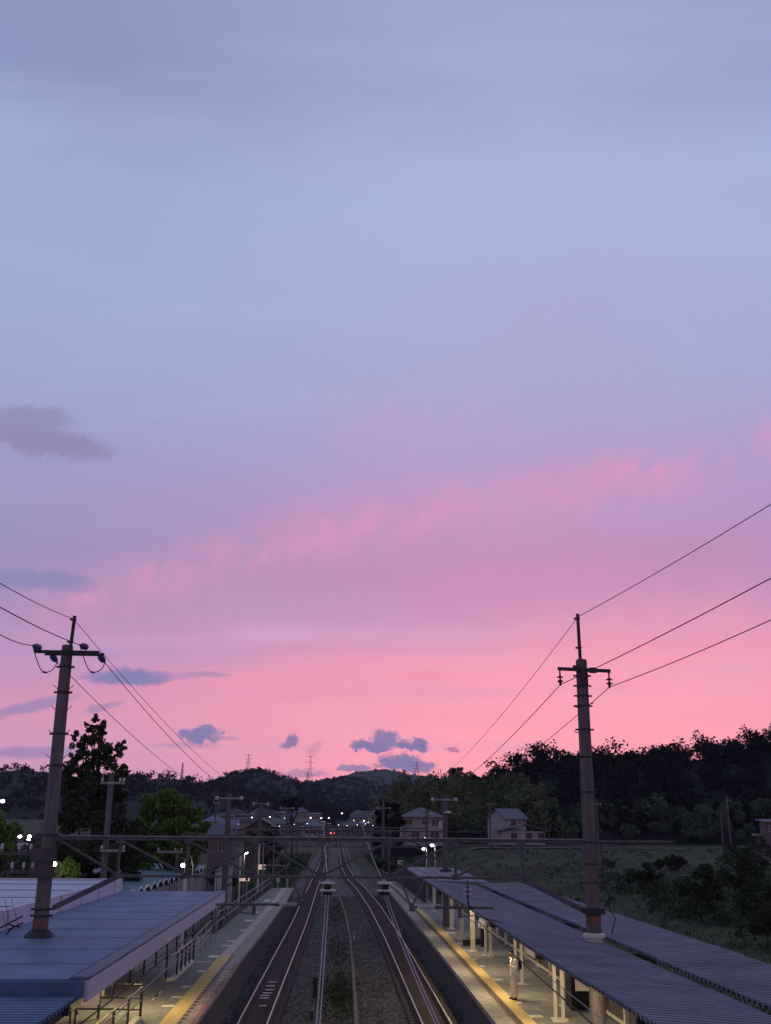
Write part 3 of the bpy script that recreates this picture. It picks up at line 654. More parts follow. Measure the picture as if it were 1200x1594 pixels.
def arm(label, apex, hang, xin, xout, flip, drop):
    # drop bracket, a long strut with a ribbed insulator, and a registration arm hung below it
    t = thing('registration_arm', label, 'catenary arm', (apex[0], 31, 5.15), 'arms holding the overhead wire')
    mb = MB()
    for h in hang: mb.bar((h, 31, 5.95), (apex[0], 31, apex[1]), .07, .05)
    mb.box((apex[0], 31, apex[1]), (.14, .16, .22)); build(mb, 'drop_bracket', 'truss_steel', t)
    s = 1 if xout > xin else -1
    prof = [(.03, 0)]
    for i in range(6): prof += [(.03, .05+i*.07), (.075, .055+i*.07), (.075, .07+i*.07), (.03, .085+i*.07)]
    prof.append((.03, .5)); mb = MB(); mb.lathe((xin, 30.98, apex[1]), prof, 10, (s, 0, 0)); build(mb, 'ribbed_insulator', 'porcelain', t)
    mb = MB(); mb.tube((xin+s*.5, 30.98, apex[1]), (xout, 30.98, apex[1]-.01), .036); mb.tube((xin+s*.5, 30.98, apex[1]), (xin+s*.6, 30.98, apex[1]), .055); mb.tube((xin-s*.1, 30.98, apex[1]), (xin, 30.98, apex[1]), .04); build(mb, 'strut', 'truss_steel', t)
    mb = MB(); xm = xin+s*1.2; mb.path([(xm, 30.95, apex[1]-.24), (xm+s*.4, 30.95, apex[1]-.22), (xm+s*.9, 30.95, apex[1]-.32), (xm+s*1.2, 30.95, apex[1]-.40)], .018, 6); mb.box((xm, 30.95, apex[1]-.13), (.1, .06, .30)); build(mb, 'steady_arm', 'truss_steel', t)
    return t
arm('registration arm reaching left over the left track from the near lattice beam', (-.82, 5.27), (-1.15, -.72), -.98, -3.25, 0, 0)
arm('registration arm reaching right over the right track from the near lattice beam', (2.26, 5.21), (1.9, 2.62), 2.42, 4.6, 0, 0)
# insulators hung from the beam
for x, lb in ((-.13, 'left pair of white disc insulators under the near beam carrying the middle wire'), (1.50, 'right pair of white disc insulators under the near beam carrying the slanting wire')):
    t = thing('suspension_insulator', lb, 'insulator', (x, 31, 5.6), 'insulators carrying the wires between the tracks')
    mb = MB(); mb.lathe((x, 30.95, 5.86), [(.03, .09), (.03, .03), (.10, .03), (.20, 0), (.22, -.03), (.06, -.05)], 14); build(mb, 'disc', 'porcelain', t)
    mb = MB(); mb.lathe((x, 30.95, 5.72), [(.10, .09), (.11, .0), (.09, -.03)], 12); build(mb, 'core', 'black_paint', t)
    mb = MB(); mb.lathe((x, 30.95, 5.65), [(.06, .04), (.22, .02), (.24, -.01), (.10, -.04), (.05, -.05)], 14); build(mb, 'disc', 'porcelain', t)
    mb = MB(); mb.box((x, 30.93, 5.56), (.24, .12, .08)); build(mb, 'clamp', 'black_paint', t)
t = thing('suspension_insulator', 'dark hanging insulator string with two pale discs before the lavender roof', 'insulator', (3.85, 31, 5.3), 'insulators carrying the wires between the tracks')
mb = MB(); mb.lathe((3.85, 30.95, 5.95), [(.02, 0), (.02, -.14), (.05, -.16), (.05, -.24), (.03, -.26), (.055, -.30), (.055, -.38), (.03, -.40), (.05, -.44), (.03, -.52), (.03, -.6)], 10); build(mb, 'core', 'porcelain_blue', t)
for z in (5.70, 5.57): mb = MB(); mb.lathe((3.85, 30.95, z), [(.05, -.012), (.13, -.006), (.13, .006), (.05, .012)], 12); build(mb, 'disc', 'porcelain', t)
mb = MB(); mb.path([(3.85, 30.95, 5.36), (3.88, 30.95, 5.26), (3.98, 30.95, 5.16)], .03, 6); build(mb, 'clamp', 'black_paint', t)

# ------------------------------------------------------------------ farther portals
def far_pole(x, y, ztop, zarm, ztip, label, r=.18, base=-.3, arms=(-1.0, 1.0), style=0):
    t = concrete_pole(x, y, base, ztop, r*1.15, r*.85, label, G1)
    mb = MB(); mb.box2((x-.045, y-.05, ztop-.3), (x+.045, y+.05, ztip)); build(mb, 'tip_rod', 'steel_dark', t)
    mb = MB(); mb.box2((x+arms[0], y-r-.08, zarm-.05), (x+arms[1], y-r, zarm+.05)); build(mb, 'crossarm', 'steel_galv' if style else 'truss_top', t)
    for s in arms:
        mb = MB(); mb.lathe((x+s, y-r-.12, zarm+.0), [(.03, -.16), (.12, -.10), (.13, .06), (.05, .14)], 10, (.2*(1 if s > 0 else -1), -.9, .1)); build(mb, 'insulator', 'porcelain', t)
    return t
P2 = far_pole(-6.95, 71, 9.25, 8.95, 10.1, 'second left concrete pole with pale crossarm before the wide house', .19, arms=(-.75, .85))
P2r = far_pole(7.40, 71, 9.1, 8.97, 10.65, 'second right concrete pole standing through the far end of the lavender canopy', .19, arms=(-.85, .70))
mb = MB(); mb.box((7.4, 71, 4.52), (.75, .6, .13)); build(mb, 'roof_collar', 'roof_dark', P2r)
mb = MB(); mb.lathe((7.05, 70.7, 7.1), [(.04, 0), (.13, .05), (.13, .42), (.04, .5)], 10); build(mb, 'switch_box', 'porcelain', P2r)
mb = MB(); mb.lathe((7.52, 70.6, 8.15), [(.03, .1), (.30, 0), (.26, -.05), (.03, -.06)], 12); build(mb, 'lamp_disc', 'porcelain', P2r)
P3 = far_pole(-7.55, 111, 9.3, 9.25, 10.4, 'third left concrete pole standing before the gabled house', .19, arms=(-.7, .75))
P3r = far_pole(9.65, 111, 8.9, 8.3, 10.1, 'third right concrete pole standing before the hip roofed house', .16, arms=(-1.1, .5))
P4 = far_pole(-6.56, 151, 9.35, 9.3, 9.6, 'fourth left concrete pole beyond the platform end', .18, arms=(-.9, .9))
P4r = far_pole(7.0, 151, 10.6, 9.42, 13.2, 'fourth right concrete pole beside the dark conifers', .18, arms=(-.9, .9))
for nm, y, xa, xb in (('second lattice beam, seen just above the near one', 71, -6.8, 7.25), ('third lattice beam far over the platform ends', 111, -7.4, 9.5), ('fourth lattice beam far beyond the platform ends', 151, -6.4, 6.9)):
    truss(nm, xa, xb, y, 7.0, 5.95, arms=(y == 71))

# ------------------------------------------------------------------ wires
def wire(label, pts, r=.013, m='wire', name='overhead_wire', cat='wire', group='overhead line wires'):
    mb = MB(); mb.path(pts, r, 5); return tag(build(mb, name, m, base=pts[0]), label, cat, group)
def sag(p, q, s, n=16):
    p, q = Vector(p), Vector(q); return [p.lerp(q, i/n)-Vector((0, 0, 4*s*(i/n)*(1-i/n))) for i in range(n+1)]
def near_span(p, px, py, y, k=.55, yend=6.):              # from a pole towards the camera, through the direction seen at the frame edge
    p = Vector(p); q = aty(px, py, y); pts = []; n = 18
    for i in range(n+1):
        f = i/n*(p.y-yend)/(p.y-y); b = p.lerp(q, f); b.z -= k*f*(1-f)*.35; pts.append(b)
    return pts
GW = 'feeder and earth wires on the tall poles'
tL = Vector((-7.93, 30.9, 13.28)); tR = Vector((7.38, 30.9, 13.60))
wire('earth wire leading forward left from the tip of the left pole', near_span(tL, 0, 908, 20), .010, group=GW)
wire('feeder wire leading forward from the inner insulator of the left pole', near_span(INS['c'], 0, 945, 21), .013, group=GW)
wire('feeder wire leading forward from the outer insulator of the left pole', near_span(INS['a'], 0, 988, 24), .013, group=GW)
wire('earth wire leading forward right from the tip of the right pole', near_span(tR, 1200, 785, 22), .011, group=GW)
iR1, iR2 = Vector((6.72, 30.78, 11.50)), Vector((8.21, 30.78, 11.45))
wire('feeder wire leading forward from the inner insulator of the right pole', near_span(iR1, 1200, 900, 20), .013, group=GW)
wire('feeder wire leading forward from the outer insulator of the right pole', near_span(iR2, 1200, 965, 23), .013, group=GW)
wire('earth wire running from the left pole tip to the second left pole', sag(tL, (-6.95, 71, 10.0), .35), .010, group=GW)
wire('inner feeder wire running from the left pole to the second left pole', sag(INS['d'], (-6.15, 70.8, 8.95), .45), .012, group=GW)
wire('outer feeder wire running from the left pole to the second left pole', sag(INS['b'], (-7.65, 70.8, 8.95), .45), .012, group=GW)
wire('earth wire running from the right pole tip to the second right pole', sag(tR, (7.4, 71, 10.6), .35), .010, group=GW)
wire('inner feeder wire running from the right pole to the second right pole', sag(iR1, (6.6, 70.8, 8.97), .4), .012, group=GW)
wire('outer feeder wire running from the right pole to the second right pole', sag(iR2, (8.05, 70.8, 8.97), .4), .012, group=GW)
for (a, b, lb) in (((-6.95, 71, 10.0), (-7.55, 111, 10.3), 'earth wire sagging between the second and third left poles'), ((-7.65, 70.8, 8.95), (-8.2, 110.8, 9.2), 'outer feeder wire sagging between the second and third left poles'),
                   ((-6.15, 70.8, 8.95), (-6.8, 110.8, 9.2), 'inner feeder wire sagging between the second and third left poles'), ((-6.8, 110.8, 9.2), (-5.7, 150.8, 9.3), 'inner feeder wire sagging between the third and fourth left poles'),
                   ((-8.2, 110.8, 9.2), (-7.4, 150.8, 9.3), 'outer feeder wire sagging between the third and fourth left poles'), ((6.6, 70.8, 8.97), (8.6, 110.8, 8.3), 'inner feeder wire sagging between the second and third right poles'),
                   ((8.05, 70.8, 8.97), (10.1, 110.8, 8.3), 'outer feeder wire sagging between the second and third right poles'), ((8.6, 110.8, 8.3), (6.1, 150.8, 9.4), 'inner feeder wire sagging between the third and fourth right poles'),
                   ((10.1, 110.8, 8.3), (7.9, 150.8, 9.4), 'outer feeder wire sagging between the third and fourth right poles')):
    wire(lb, sag(a, b, .8), .016, group=GW)
# pale wires between the tracks, dipping under the footbridge
def lerp_pts(a, b, n=10, s=0.): return sag(a, b, s, n)
for dx in (-.016, .016):
    wire('%s strand of the pale twin wire running down the middle between the tracks' % ('left' if dx < 0 else 'right'), lerp_pts((-.13+dx*2.4, 30.93, 5.56), (-.12+dx, 10, 5.42), 10, .12), .009, 'wire_bright', group='pale twin wires')
    wire('%s strand of the pale twin wire slanting across the right track' % ('left' if dx < 0 else 'right'), lerp_pts((1.50+dx*2.4, 30.93, 5.56), (1.12+dx, 10, 5.46), 10, .12), .009, 'wire_bright', group='pale twin wires')
wire('pale wire climbing from the left disc insulators to the second beam', lerp_pts((-.13, 31, 5.9), (-.68, 71, 7.35), 12, .05), .018, 'wire_bright', group='pale twin wires')
wire('pale wire climbing from the right disc insulators to the second beam', [aty(px, py, y) for px, py, y in ((598, 1373, 31), (592, 1362, 36), (585, 1348, 42), (577, 1328, 50), (571, 1308, 60), (565, 1290, 71))], .018, 'wire_bright', group='pale twin wires')
for x, lb in ((-.68, 'left'), (1.95, 'right')):
    t = thing('suspension_insulator', '%s disc insulator carrying a pale wire on the second beam' % lb, 'insulator', (x, 71, 7.1), 'insulators carrying the wires between the tracks')
    mb = MB(); mb.lathe((x, 70.7, 7.05), [(.04, 0), (.05, .2), (.2, .22), (.22, .26), (.06, .30), (.2, .42), (.22, .46), (.05, .5)], 10); build(mb, 'disc', 'porcelain', t)
# contact and messenger wires above each track
wire('contact wire above the left track', sag((-3.0, 30.9, 4.98), (-2.9, 8, 5.0), .05), .008, 'wire_bright')
wire('messenger wire above the left track', sag((-3.0, 30.9, 5.3), (-2.9, 8, 5.32), .15), .011)
wire('contact wire above the right track', sag((4.15, 30.9, 4.84), (3.34, 10, 5.0), .05), .012)
wire('messenger wire above the right track', sag((3.98, 30.9, 5.16), (3.3, 10, 5.22), .10), .007, 'wire_bright')
wire('contact wire above the left track beyond the near beam', sag((-3.0, 31, 4.98), (-2.6, 111, 4.98), .05, 20), .010)
wire('contact wire above the right track beyond the near beam', sag((4.05, 31, 4.80), (4.0, 111, 4.98), .05, 20), .010)
for p in ((4.0, 30.95, 5.62), (4.33, 30.95, 5.35)):
    pass

# ------------------------------------------------------------------ railings and small platform things
def railing(label, pts, posts, zb, ht, rails, m_post, m_rail, rp=.03, rr=.025, curb=None, group='platform railings', sq=True):
    pts = [Vector(p) for p in pts]; t = thing('railing', label, 'railing', (pts[0].x, pts[0].y, zb), group)
    L = [0]
    for a, b in zip(pts, pts[1:]): L.append(L[-1]+(b-a).length)
    def at(s):
        for i in range(len(pts)-1):
            if s <= L[i+1]+1e-6: return pts[i].lerp(pts[i+1], (s-L[i])/(L[i+1]-L[i]))
        return pts[-1]
    for k in range(posts):
        p = at(L[-1]*k/(posts-1)); mb = MB()
        if sq: mb.box((p.x, p.y, zb+ht/2), (rp*2, rp*2, ht))
        else: mb.tube((p.x, p.y, zb), (p.x, p.y, zb+ht), rp)
        build(mb, 'post', m_post, t)
    for i, z in enumerate(rails):
        mb = MB(); mb.path([(p.x, p.y, zb+z) for p in pts], rr, 8); build(mb, 'rail', m_rail[i] if isinstance(m_rail, (list, tuple)) else m_rail, t)
    if curb:
        mb = MB()
        for a, b in zip(pts, pts[1:]): mb.bar((a.x+curb, a.y, zb+.06), (b.x+curb, b.y, zb+.06), .22, .12)
        build(mb, 'kerb', 'paint_white', t)
    return t
railing('near black railing with a silver handrail on a white kerb', [(-6.42, 29, 0), (-6.33, 38.2, 0)], 5, ZP, .98, (.98, .55), ('steel_rail', 'steel_rail'), 'steel_rail' and 'black_paint') if False else None
railing('near black railing with a silver handrail on a white kerb', [(-6.42, 27, 0), (-6.33, 38.2, 0)], 6, ZP, 1.0, (1.02, .62), 'black_paint', ('steel_rail', 'steel_galv'), .035, .028, curb=-.06)
railing('black railing of three bars crossing beside the near white kerb', [(-6.36, 38.35, 0), (-7.3, 38.45, 0), (-9.2, 38.5, 0)], 3, ZP, 1.06, (1.06, .66, .3), 'black_paint', 'black_paint', .035, .03)
r2 = [atz(*q, ZP) for q in ((258, 1528), (270, 1526), (300, 1498))]
railing('middle black railing with a silver handrail bending round the ramp foot', r2, 6, ZP, 1.0, (1.02, .62), 'black_paint', ('steel_rail', 'steel_galv'), .035, .028, curb=-.05)
r3 = [atz(*q, ZP) for q in ((302, 1494), (327, 1464))]
railing('short silver railing behind the middle one along the back of the platform', r3, 4, ZP, 1.05, (1.05, .6, .35), 'steel_galv', 'steel_galv', .03, .03)
railing('black stair railing in the shade under the white fascia', [atz(*q, ZP) for q in ((176, 1552), (199, 1536), (262, 1490), (300, 1462))], 8, ZP, 1.05, (1.05, .66, .3), 'black_paint', 'black_paint', .035, .028)
railing('long galvanised railing running to the far end of the left platform', [(-6.85, 66.5, 0), (-6.66, 77, 0), (-6.05, 110, 0)], 13, ZP, 1.1, (1.1, .6), 'steel_galv', 'steel_galv', .03, .03)
mb = MB(); mb.box2((-8.35, 38.3, 1.55), (-7.75, 38.33, 1.98)); tag(build(mb, 'notice_board', 'fascia', base=(-8.05, 38.3, 1.55)), 'small blank pale board hung on the three bar railing', 'board')
mb = MB(); mb.box2((-9.0, 33.5, ZP), (-8.3, 33.56, 2.1)); 
t = thing('handrail', 'short dark bent handrail before the lit yellow wall under the ribbed roof', 'railing', (-8.6, 29, 1.1))
mb = MB(); pts = [atz(94, 1580, 2.4), atz(110, 1573, 2.4), atz(118, 1570, 2.4)]
mb.path(pts+[pts[-1]+Vector((.06, 0, -.12)), pts[-1]+Vector((0, 0, -.22))], .03, 6); build(mb, 'rail', 'black_paint', t)
for p in pts[1:]: mb = MB(); mb.tube((p.x, p.y, 1.1), p, .028); build(mb, 'post', 'black_paint', t)
mb = MB(); mb.box2((-6.62, 31.6, ZP), (-6.45, 31.75, 2.3)) if False else None

def sign_post(label, x, y, zt, zs, w, h, num, lit=True, post='white_paint_metal', r=.07, dx=.0, zb=ZP, group='platform number signs'):
    t = thing('sign_post', label, 'sign', (x, y, zb), group)
    mb = MB(); mb.tube((x, y, zb), (x, y, zt), r, n=10); build(mb, 'post', post, t)
    mb = MB(); mb.box((x+dx+w/2, y-.10, zs), (w, .10, h), bev=.012); s = build(mb, 'sign_board', 'sign_face' if lit else 'sign_plain', t)
    if num is None: return t
    mb = MB(); cx = x+dx+w*.74; rr_ = h*.42; n = 20
    mb.lathe((cx, y-.152, zs), [(rr_, 0), (rr_, .006)], n, (0, -1, 0)); build(mb, 'number_disc', 'sign_ink', s)
    cu = bpy.data.curves.new('number', 'FONT'); cu.body = str(num); cu.size = h*.8; cu.align_x = 'CENTER'; cu.align_y = 'CENTER'; cu.extrude = .002
    o = bpy.data.objects.new('number', cu); COL.objects.link(o); dg = bpy.context.evaluated_depsgraph_get()
    me = bpy.data.meshes.new_from_object(o.evaluated_get(dg)); bpy.data.objects.remove(o); me.materials.clear(); me.materials.append(MATS['sign_face' if lit else 'sign_plain'])
    o = bpy.data.objects.new('number', me); COL.objects.link(o); o.parent = s
    o.location = Vector((cx, y-.164, zs))-t.location; o.rotation_euler = (math.pi/2, 0, 0)
    mb = MB(); x0 = x+dx+w*.08                                        # a short word in strokes too blurred to read
    for a in (0, .13): mb.box((x0+a+.02, y-.153, zs+.0), (.022, .006, h*.55)); mb.box((x0+a+.05, y-.153, zs-h*.2+a*.3), (.07, .006, .025)); mb.box((x0+a+.05, y-.153, zs+h*.18), (.06, .006, .022))
    build(mb, 'lettering', 'sign_ink', s); return t
sign_post('white post with a lit platform sign numbered 1 near the roof corner', -7.35, 87, 5.0, 3.12, .78, .30, 1)
sign_post('white post with a lit platform sign farther along the left platform', -7.05, 104, 5.4, 3.35, .64, .42, 1, r=.08)
sign_post('grey post with a pale sign at the far end of the right platform', 7.3, 112, 3.2, 3.55, .62, .40, 2, lit=False, post='steel_galv', r=.05, dx=-.62)
def lamp(label, p, base_z, head, side=-1, power=0., r=.10, m='lamp_white', colr=(1, .96, .88), post='steel_galv', group='lit lamps', goose=False, pr=.035):
    p = Vector(p); t = thing('street_lamp', label, 'lamp', (p.x-side*head, p.y, base_z), group); bx = p.x-side*head
    mb = MB()
    if goose: mb.path([(bx, p.y, base_z), (bx, p.y, p.z-.05), (bx+side*.12, p.y, p.z+.42), (bx+side*head*.55, p.y, p.z+.55), (p.x, p.y, p.z+.12)], [pr, pr, pr*.8, pr*.7, pr*.6], 7)
    else: mb.path([(bx, p.y, base_z), (bx, p.y, p.z+.02), (bx+side*head*.4, p.y, p.z+.12), (p.x, p.y, p.z+r+.04)], [pr, pr, pr*.8, pr*.7], 7)
    build(mb, 'post', post, t)
    mb = MB(); mb.lathe((p.x, p.y, p.z), [(r*.3, r*1.35), (r*1.0, r*.95), (r*1.05, r*.88)], 12); build(mb, 'shade', 'steel_dark', t)
    mb = MB(); mb.ball(p, r, 14, 10, (1.1, 1.1, .85)); build(mb, 'bulb', m, t)
    if power:
        ld = bpy.data.lights.new('lamp_light', 'POINT'); ld.energy = power; ld.color = colr; ld.shadow_soft_size = r*1.5
        o = bpy.data.objects.new('lamp_light', ld); COL.objects.link(o); o.parent = t; o.location = p+Vector((0, -r*2.2, -r*2.2))-t.location
    return t
lamp('bright lamp on a bent arm above the wavy shelter roof', aty(285, 1347, 60), -.3, .55, -1, 14, .12, goose=True)
lamp('yellowish lamp glowing in the shrubs beside the thick left pole', aty(84, 1345, 59), -.3, .4, -1, 45, .14, 'lamp_yellow', (1, .95, .5), post='steel_dark', pr=.025)
lamp('bright lamp over the far end of the left platform beside the lit signs', aty(383, 1327, 91), ZP, .12, 1, 22, .14, goose=False, pr=.04)
lamp('nearer lamp of two on white posts at the canopy end', aty(659, 1321.5, 95), ZP, .28, -1, 16, .11, post='white_paint_metal')
lamp('farther lamp of two on white posts at the canopy end', aty(672, 1316, 101), ZP, .30, -1, 16, .13, post='white_paint_metal')
lamp('distant street lamp before the hip roofed house', aty(662, 1305, 170), gz(16, 170), .3, -1, 8, .14)
for px, py, y, r, lb in ((4, 1247, 250, .42, 'lamp high on the left hillside at the edge of view'), (31, 1302, 300, .46, 'left lamp of the pair over the car park'), (46, 1302, 300, .46, 'right lamp of the pair over the car park'), (44.5, 1307, 290, .38, 'lower lamp just under the right car park lamp')):
    q = aty(px, py, y); lamp(lb, q, min(gz(q.x, q.y), q.z-2), .6, 1, 0, r, group='lamps beyond the trees')
FL = [(392, 1272.5, 430), (420, 1271.5, 430), (443, 1273.5, 440), (453, 1282, 425), (483.5, 1273, 450), (500, 1273.5, 450), (512, 1273, 440), (532, 1266, 470), (566.5, 1277.5, 420), (568.5, 1282.5, 420), (573, 1280, 430), (458, 1283, 425), (478, 1282, 430), (540, 1285, 430), (556, 1284, 430), (580.5, 1285, 420), (467, 1303.5, 170), (371, 1283, 420), (409, 1284, 420), (435, 1286, 420), (551, 1277, 450), (563, 1286, 420), (470, 1287, 420), (493, 1286, 420), (527, 1284, 430)]
for i, (px, py, y) in enumerate(FL):
    q = aty(px, py, y); big = i in (0, 1, 4, 5, 6, 7, 8); k = y/400
    lamp('tiny far street lamp among the town roofs in the valley', q, min(gz(q.x, q.y), q.z-1.2), .3, 1, 0, (.21 if big else .11)*k, 'lamp_far', post='steel_dark', group='tiny lamps of the far town')
# white post behind the blue canopy
mb = MB(); mb.tube((-7.75, 58, -.3), (-7.75, 58, 5.35), .085, n=12); mb.tube((-7.75, 58, 5.35), (-7.75, 58, 5.42), .10, n=12)
tag(build(mb, 'white_post', 'white_paint_metal', base=(-7.75, 58, -.3)), 'plain white post standing right behind the far edge of the blue canopy', 'post')
for px, a, b, y, lb in ((384.5, 1364, 1408, 84, 'thin grey post standing at the railing right of the first lit sign'), (410.5, 1312, 1392, 101, 'tall thin grey post beside the second lit sign'), (426.5, 1313, 1338, 125, 'thin grey post among the dark shrubs past the lit signs')):
    p, q = aty(px, a, y), aty(px, b, y); mb = MB(); mb.tube((p.x, y, min(q.z, ZP)), (p.x, y, p.z), .06); mb.box((p.x, y, p.z), (.2, .1, .05))
    tag(build(mb, 'thin_post', 'steel_galv', base=(p.x, y, min(q.z, ZP))), lb, 'post')
# bicycle shelter with wavy roof
BS = thing('bicycle_shelter', 'long shelter with a wavy teal vaulted roof on pale posts behind the blue canopy', 'shelter', (-12.5, 70, -.3))
mat('roof_teal', (.10, .17, .20), .6, .2, 2)
mb = MB(); y = 55.2; prof = []
while y < 86:
    for i in range(7): prof.append((y+2.15*i/7, 3.78+.34*math.sin(math.pi*i/7)**.8))
    y += 2.15
n = len(prof)
for yy, z in prof: mb.v += [(-10.15, yy, z), (-16.5, yy, z+.25), (-10.15, yy, z-.07), (-16.5, yy, z+.18)]
for i in range(n-1): a, b = 4*i, 4*i+4; mb.f += [(a, a+1, b+1, b), (a+2, b+2, b+3, a+3), (a, b, b+2, a+2), (a+1, a+3, b+3, b+1)]
build(mb, 'roof', 'roof_teal', BS)
mb = MB()
for i in range(n-1): mb.bar((-10.12, prof[i][0], prof[i][1]-.01), (-10.12, prof[i+1][0], prof[i+1][1]-.01), .05, .09)
build(mb, 'roof_edge', 'fascia', BS)
y = 55.3
while y < 86:
    mb = MB(); mb.box2((-10.19, y-.04, -.3), (-10.11, y+.04, 3.74)); build(mb, 'post', 'fascia', BS); y += 1.075
mb = MB(); mb.box2((-16.6, 55.2, -.3), (-16.5, 86, 2.6)); build(mb, 'back_wall', 'wall_brown', BS)
SF = thing('slatted_fence', 'dark slatted screen between the wavy shelter and the second left pole', 'fence', (-9.2, 92, -.3))
mb = MB(); mb.box2((-9.6, 88, 3.55), (-9.4, 104, 3.65)); mb.box2((-9.6, 88, 1.9), (-9.4, 104, 2.0)); build(mb, 'rail', 'steel_dark', SF)
for i in range(24): mb = MB(); mb.box2((-9.55, 88.2+i*.66, -.3), (-9.45, 88.3+i*.66, 3.7)); build(mb, 'slat', 'fascia' if i % 3 else 'steel_dark', SF)
RF = thing('slatted_fence', 'dark slatted fence along the back of the right platform past the canopy', 'fence', (7.9, 104, 1.1))
mb = MB(); mb.bar((7.75, 90, ZP+2.05), (7.3, 122, ZP+2.0), .06, .08); mb.bar((7.75, 90, ZP+.2), (7.3, 122, ZP+.2), .06, .08); mb.bar((7.75, 90, ZP+1.1), (7.3, 122, ZP+1.1), .06, .08); build(mb, 'rail', 'steel_dark', RF)
mb = MB()
for i in range(100): x = 7.72-.45*i/100; y = 90+.32*i; mb.box2((x-.02, y, ZP+.05), (x+.02, y+.22, ZP+2.1))
o = build(mb, 'slats', 'steel_dark', RF)
# right platform back fence, board, machine
BF = thing('platform_fence', 'pale post and rail fence along the back of the right platform', 'fence', (9.6, 52, 1.1))
y = 27.
while y < 70:
    mb = MB(); mb.box2((9.53, y-.07, ZP), (9.67, y+.07, ZP+2.3)); build(mb, 'post', 'white_paint_metal', BF); y += 3.05
mb = MB(); mb.box2((9.57, 26, ZP+.95), (9.63, 70, ZP+1.05)); mb.box2((9.57, 26, ZP+.12), (9.63, 70, ZP+.22)); build(mb, 'rail', 'white_paint_metal', BF)
mb = MB(); mb.box2((9.675, 26, ZP), (9.72, 70, ZP+.9)); build(mb, 'panel', 'concrete_dark', BF)
NB = thing('notice_board', 'plain pale notice board on the fence at the back of the right platform', 'board', (9.4, 52.3, 1.6))
mb = MB(); mb.box2((9.36, 50.9, 1.55), (9.42, 53.3, 2.75)); build(mb, 'frame', 'white_paint_metal', NB)
mb = MB(); mb.box2((9.345, 51.0, 1.62), (9.358, 53.2, 2.68)); build(mb, 'panel', 'fascia', NB)
VM = thing('vending_machine', 'black vending machine with a lit beige panel at the back of the right platform', 'vending machine', (9.1, 40.6, 1.1))
mb = MB(); mb.box2((8.72, 40.2, ZP), (9.50, 41.3, ZP+1.85)); build(mb, 'body', 'black_paint', VM)
mb = MB(); mb.box2((8.86, 40.17, ZP+.62), (9.40, 40.198, ZP+1.15)); build(mb, 'front_panel', 'panel_beige', VM)
mb = MB(); mb.box2((8.66, 40.0, ZP), (8.72-.002, 40.35, ZP+2.2)); build(mb, 'side_panel', 'black_paint', VM)
mb = MB(); mb.box2((8.95, 40.17, ZP+.15), (9.3, 40.198, ZP+.3)); build(mb, 'dispensing_slot', 'window_dark', VM)
BO = thing('bollard', 'slim black bollard on a white foot beside the vending machine', 'bollard', (8.55, 41.0, 1.1))
mb = MB(); mb.tube((8.55, 41, ZP+.05), (8.55, 41, ZP+.95), .05, n=10); build(mb, 'shaft', 'black_paint', BO)
mb = MB(); mb.lathe((8.55, 41, ZP), [(.16, .0), (.15, .04), (.06, .06)], 12); build(mb, 'foot', 'paint_white', BO)
for (x, y, s, lb) in ((7.45, 60.2, .42, 'left black travel bag set down on the right platform'), (8.05, 60.8, .34, 'right black travel bag set down at the feet of the person in black trousers')):
    t = thing('bag', lb, 'bag', (x, y, ZP), 'bags on the right platform')
    mb = MB(); mb.box((x, y, ZP+.15), (s*1.3, s*.6, .30), bev=.05); build(mb, 'body', 'bag_black', t)
    mb = MB(); mb.path([(x-s*.3, y, ZP+.3), (x-s*.2, y, ZP+.42), (x+s*.2, y, ZP+.42), (x+s*.3, y, ZP+.3)], .014, 5); build(mb, 'handle', 'bag_black', t)
# small things along the tracks
def stake(px, py0, py1, z, lb, w=.14, m='porcelain'):
    p = atz(px, py1, z); h = (py1-py0)/1750*p.y; t = thing('marker_post', lb, 'marker', p, 'white marker posts by the tracks')
    mb = MB(); mb.box((p.x, p.y, z+h*.5), (w, .08, h*.98), bev=.01); build(mb, 'post', m, t)
    mb = MB(); mb.box((p.x, p.y-.045, z+h*.72), (w*.6, .01, h*.2)); build(mb, 'mark', 'steel_dark', t)
stake(533, 1381, 1391, -.2, 'small white marker post by the end of the cable trough'); stake(551, 1452, 1464, -.2, 'white marker post halfway along the grassy strip')
stake(602, 1354, 1363, -.2, 'white plate sign beyond the end of the right platform', .5); stake(518, 1351, 1356, -.2, 'tiny white marker post between the converging tracks')
stake(568.5, 1562, 1567, -.2, 'low white peg in the ballast near the right track', .06)
t = thing('track_signal', 'slim dark signal post standing past the end of the right platform', 'signal', atz(595.5, 1366, -.3))
p = t.location; h = 26/1750*p.y; mb = MB(); mb.tube((p.x, p.y, -.3), (p.x, p.y, -.3+h*.9), .09); build(mb, 'post', 'steel_dark', t)
mb = MB(); mb.box((p.x, p.y-.15, -.3+h*.86), (.42, .2, .8), bev=.05); hd = build(mb, 'signal_head', 'black_paint', t); mb = MB(); mb.lathe((p.x, p.y-.25, -.3+h*.95), [(.10, 0), (.10, .05)], 10, (0, -1, 0)); build(mb, 'lens', 'porcelain', hd)
p = atz(487, 1580, -.25); t = thing('trackside_box', 'dark narrow control box on a stand beside the left track', 'control box', p)
mb = MB(); mb.box((p.x, p.y+4.2, .25), (.20, .3, .9), bev=.03); build(mb, 'box', 'black_paint', t)
mb = MB(); mb.path([(p.x, p.y+4.2, -.2), (p.x-.03, p.y+2, -.22), (p.x-.03, p.y-1, -.23)], .03, 5); mb.box((p.x-.03, p.y-.6, -.1), (.12, .5, .3)); build(mb, 'cable', 'black_paint', t)
mb = MB()
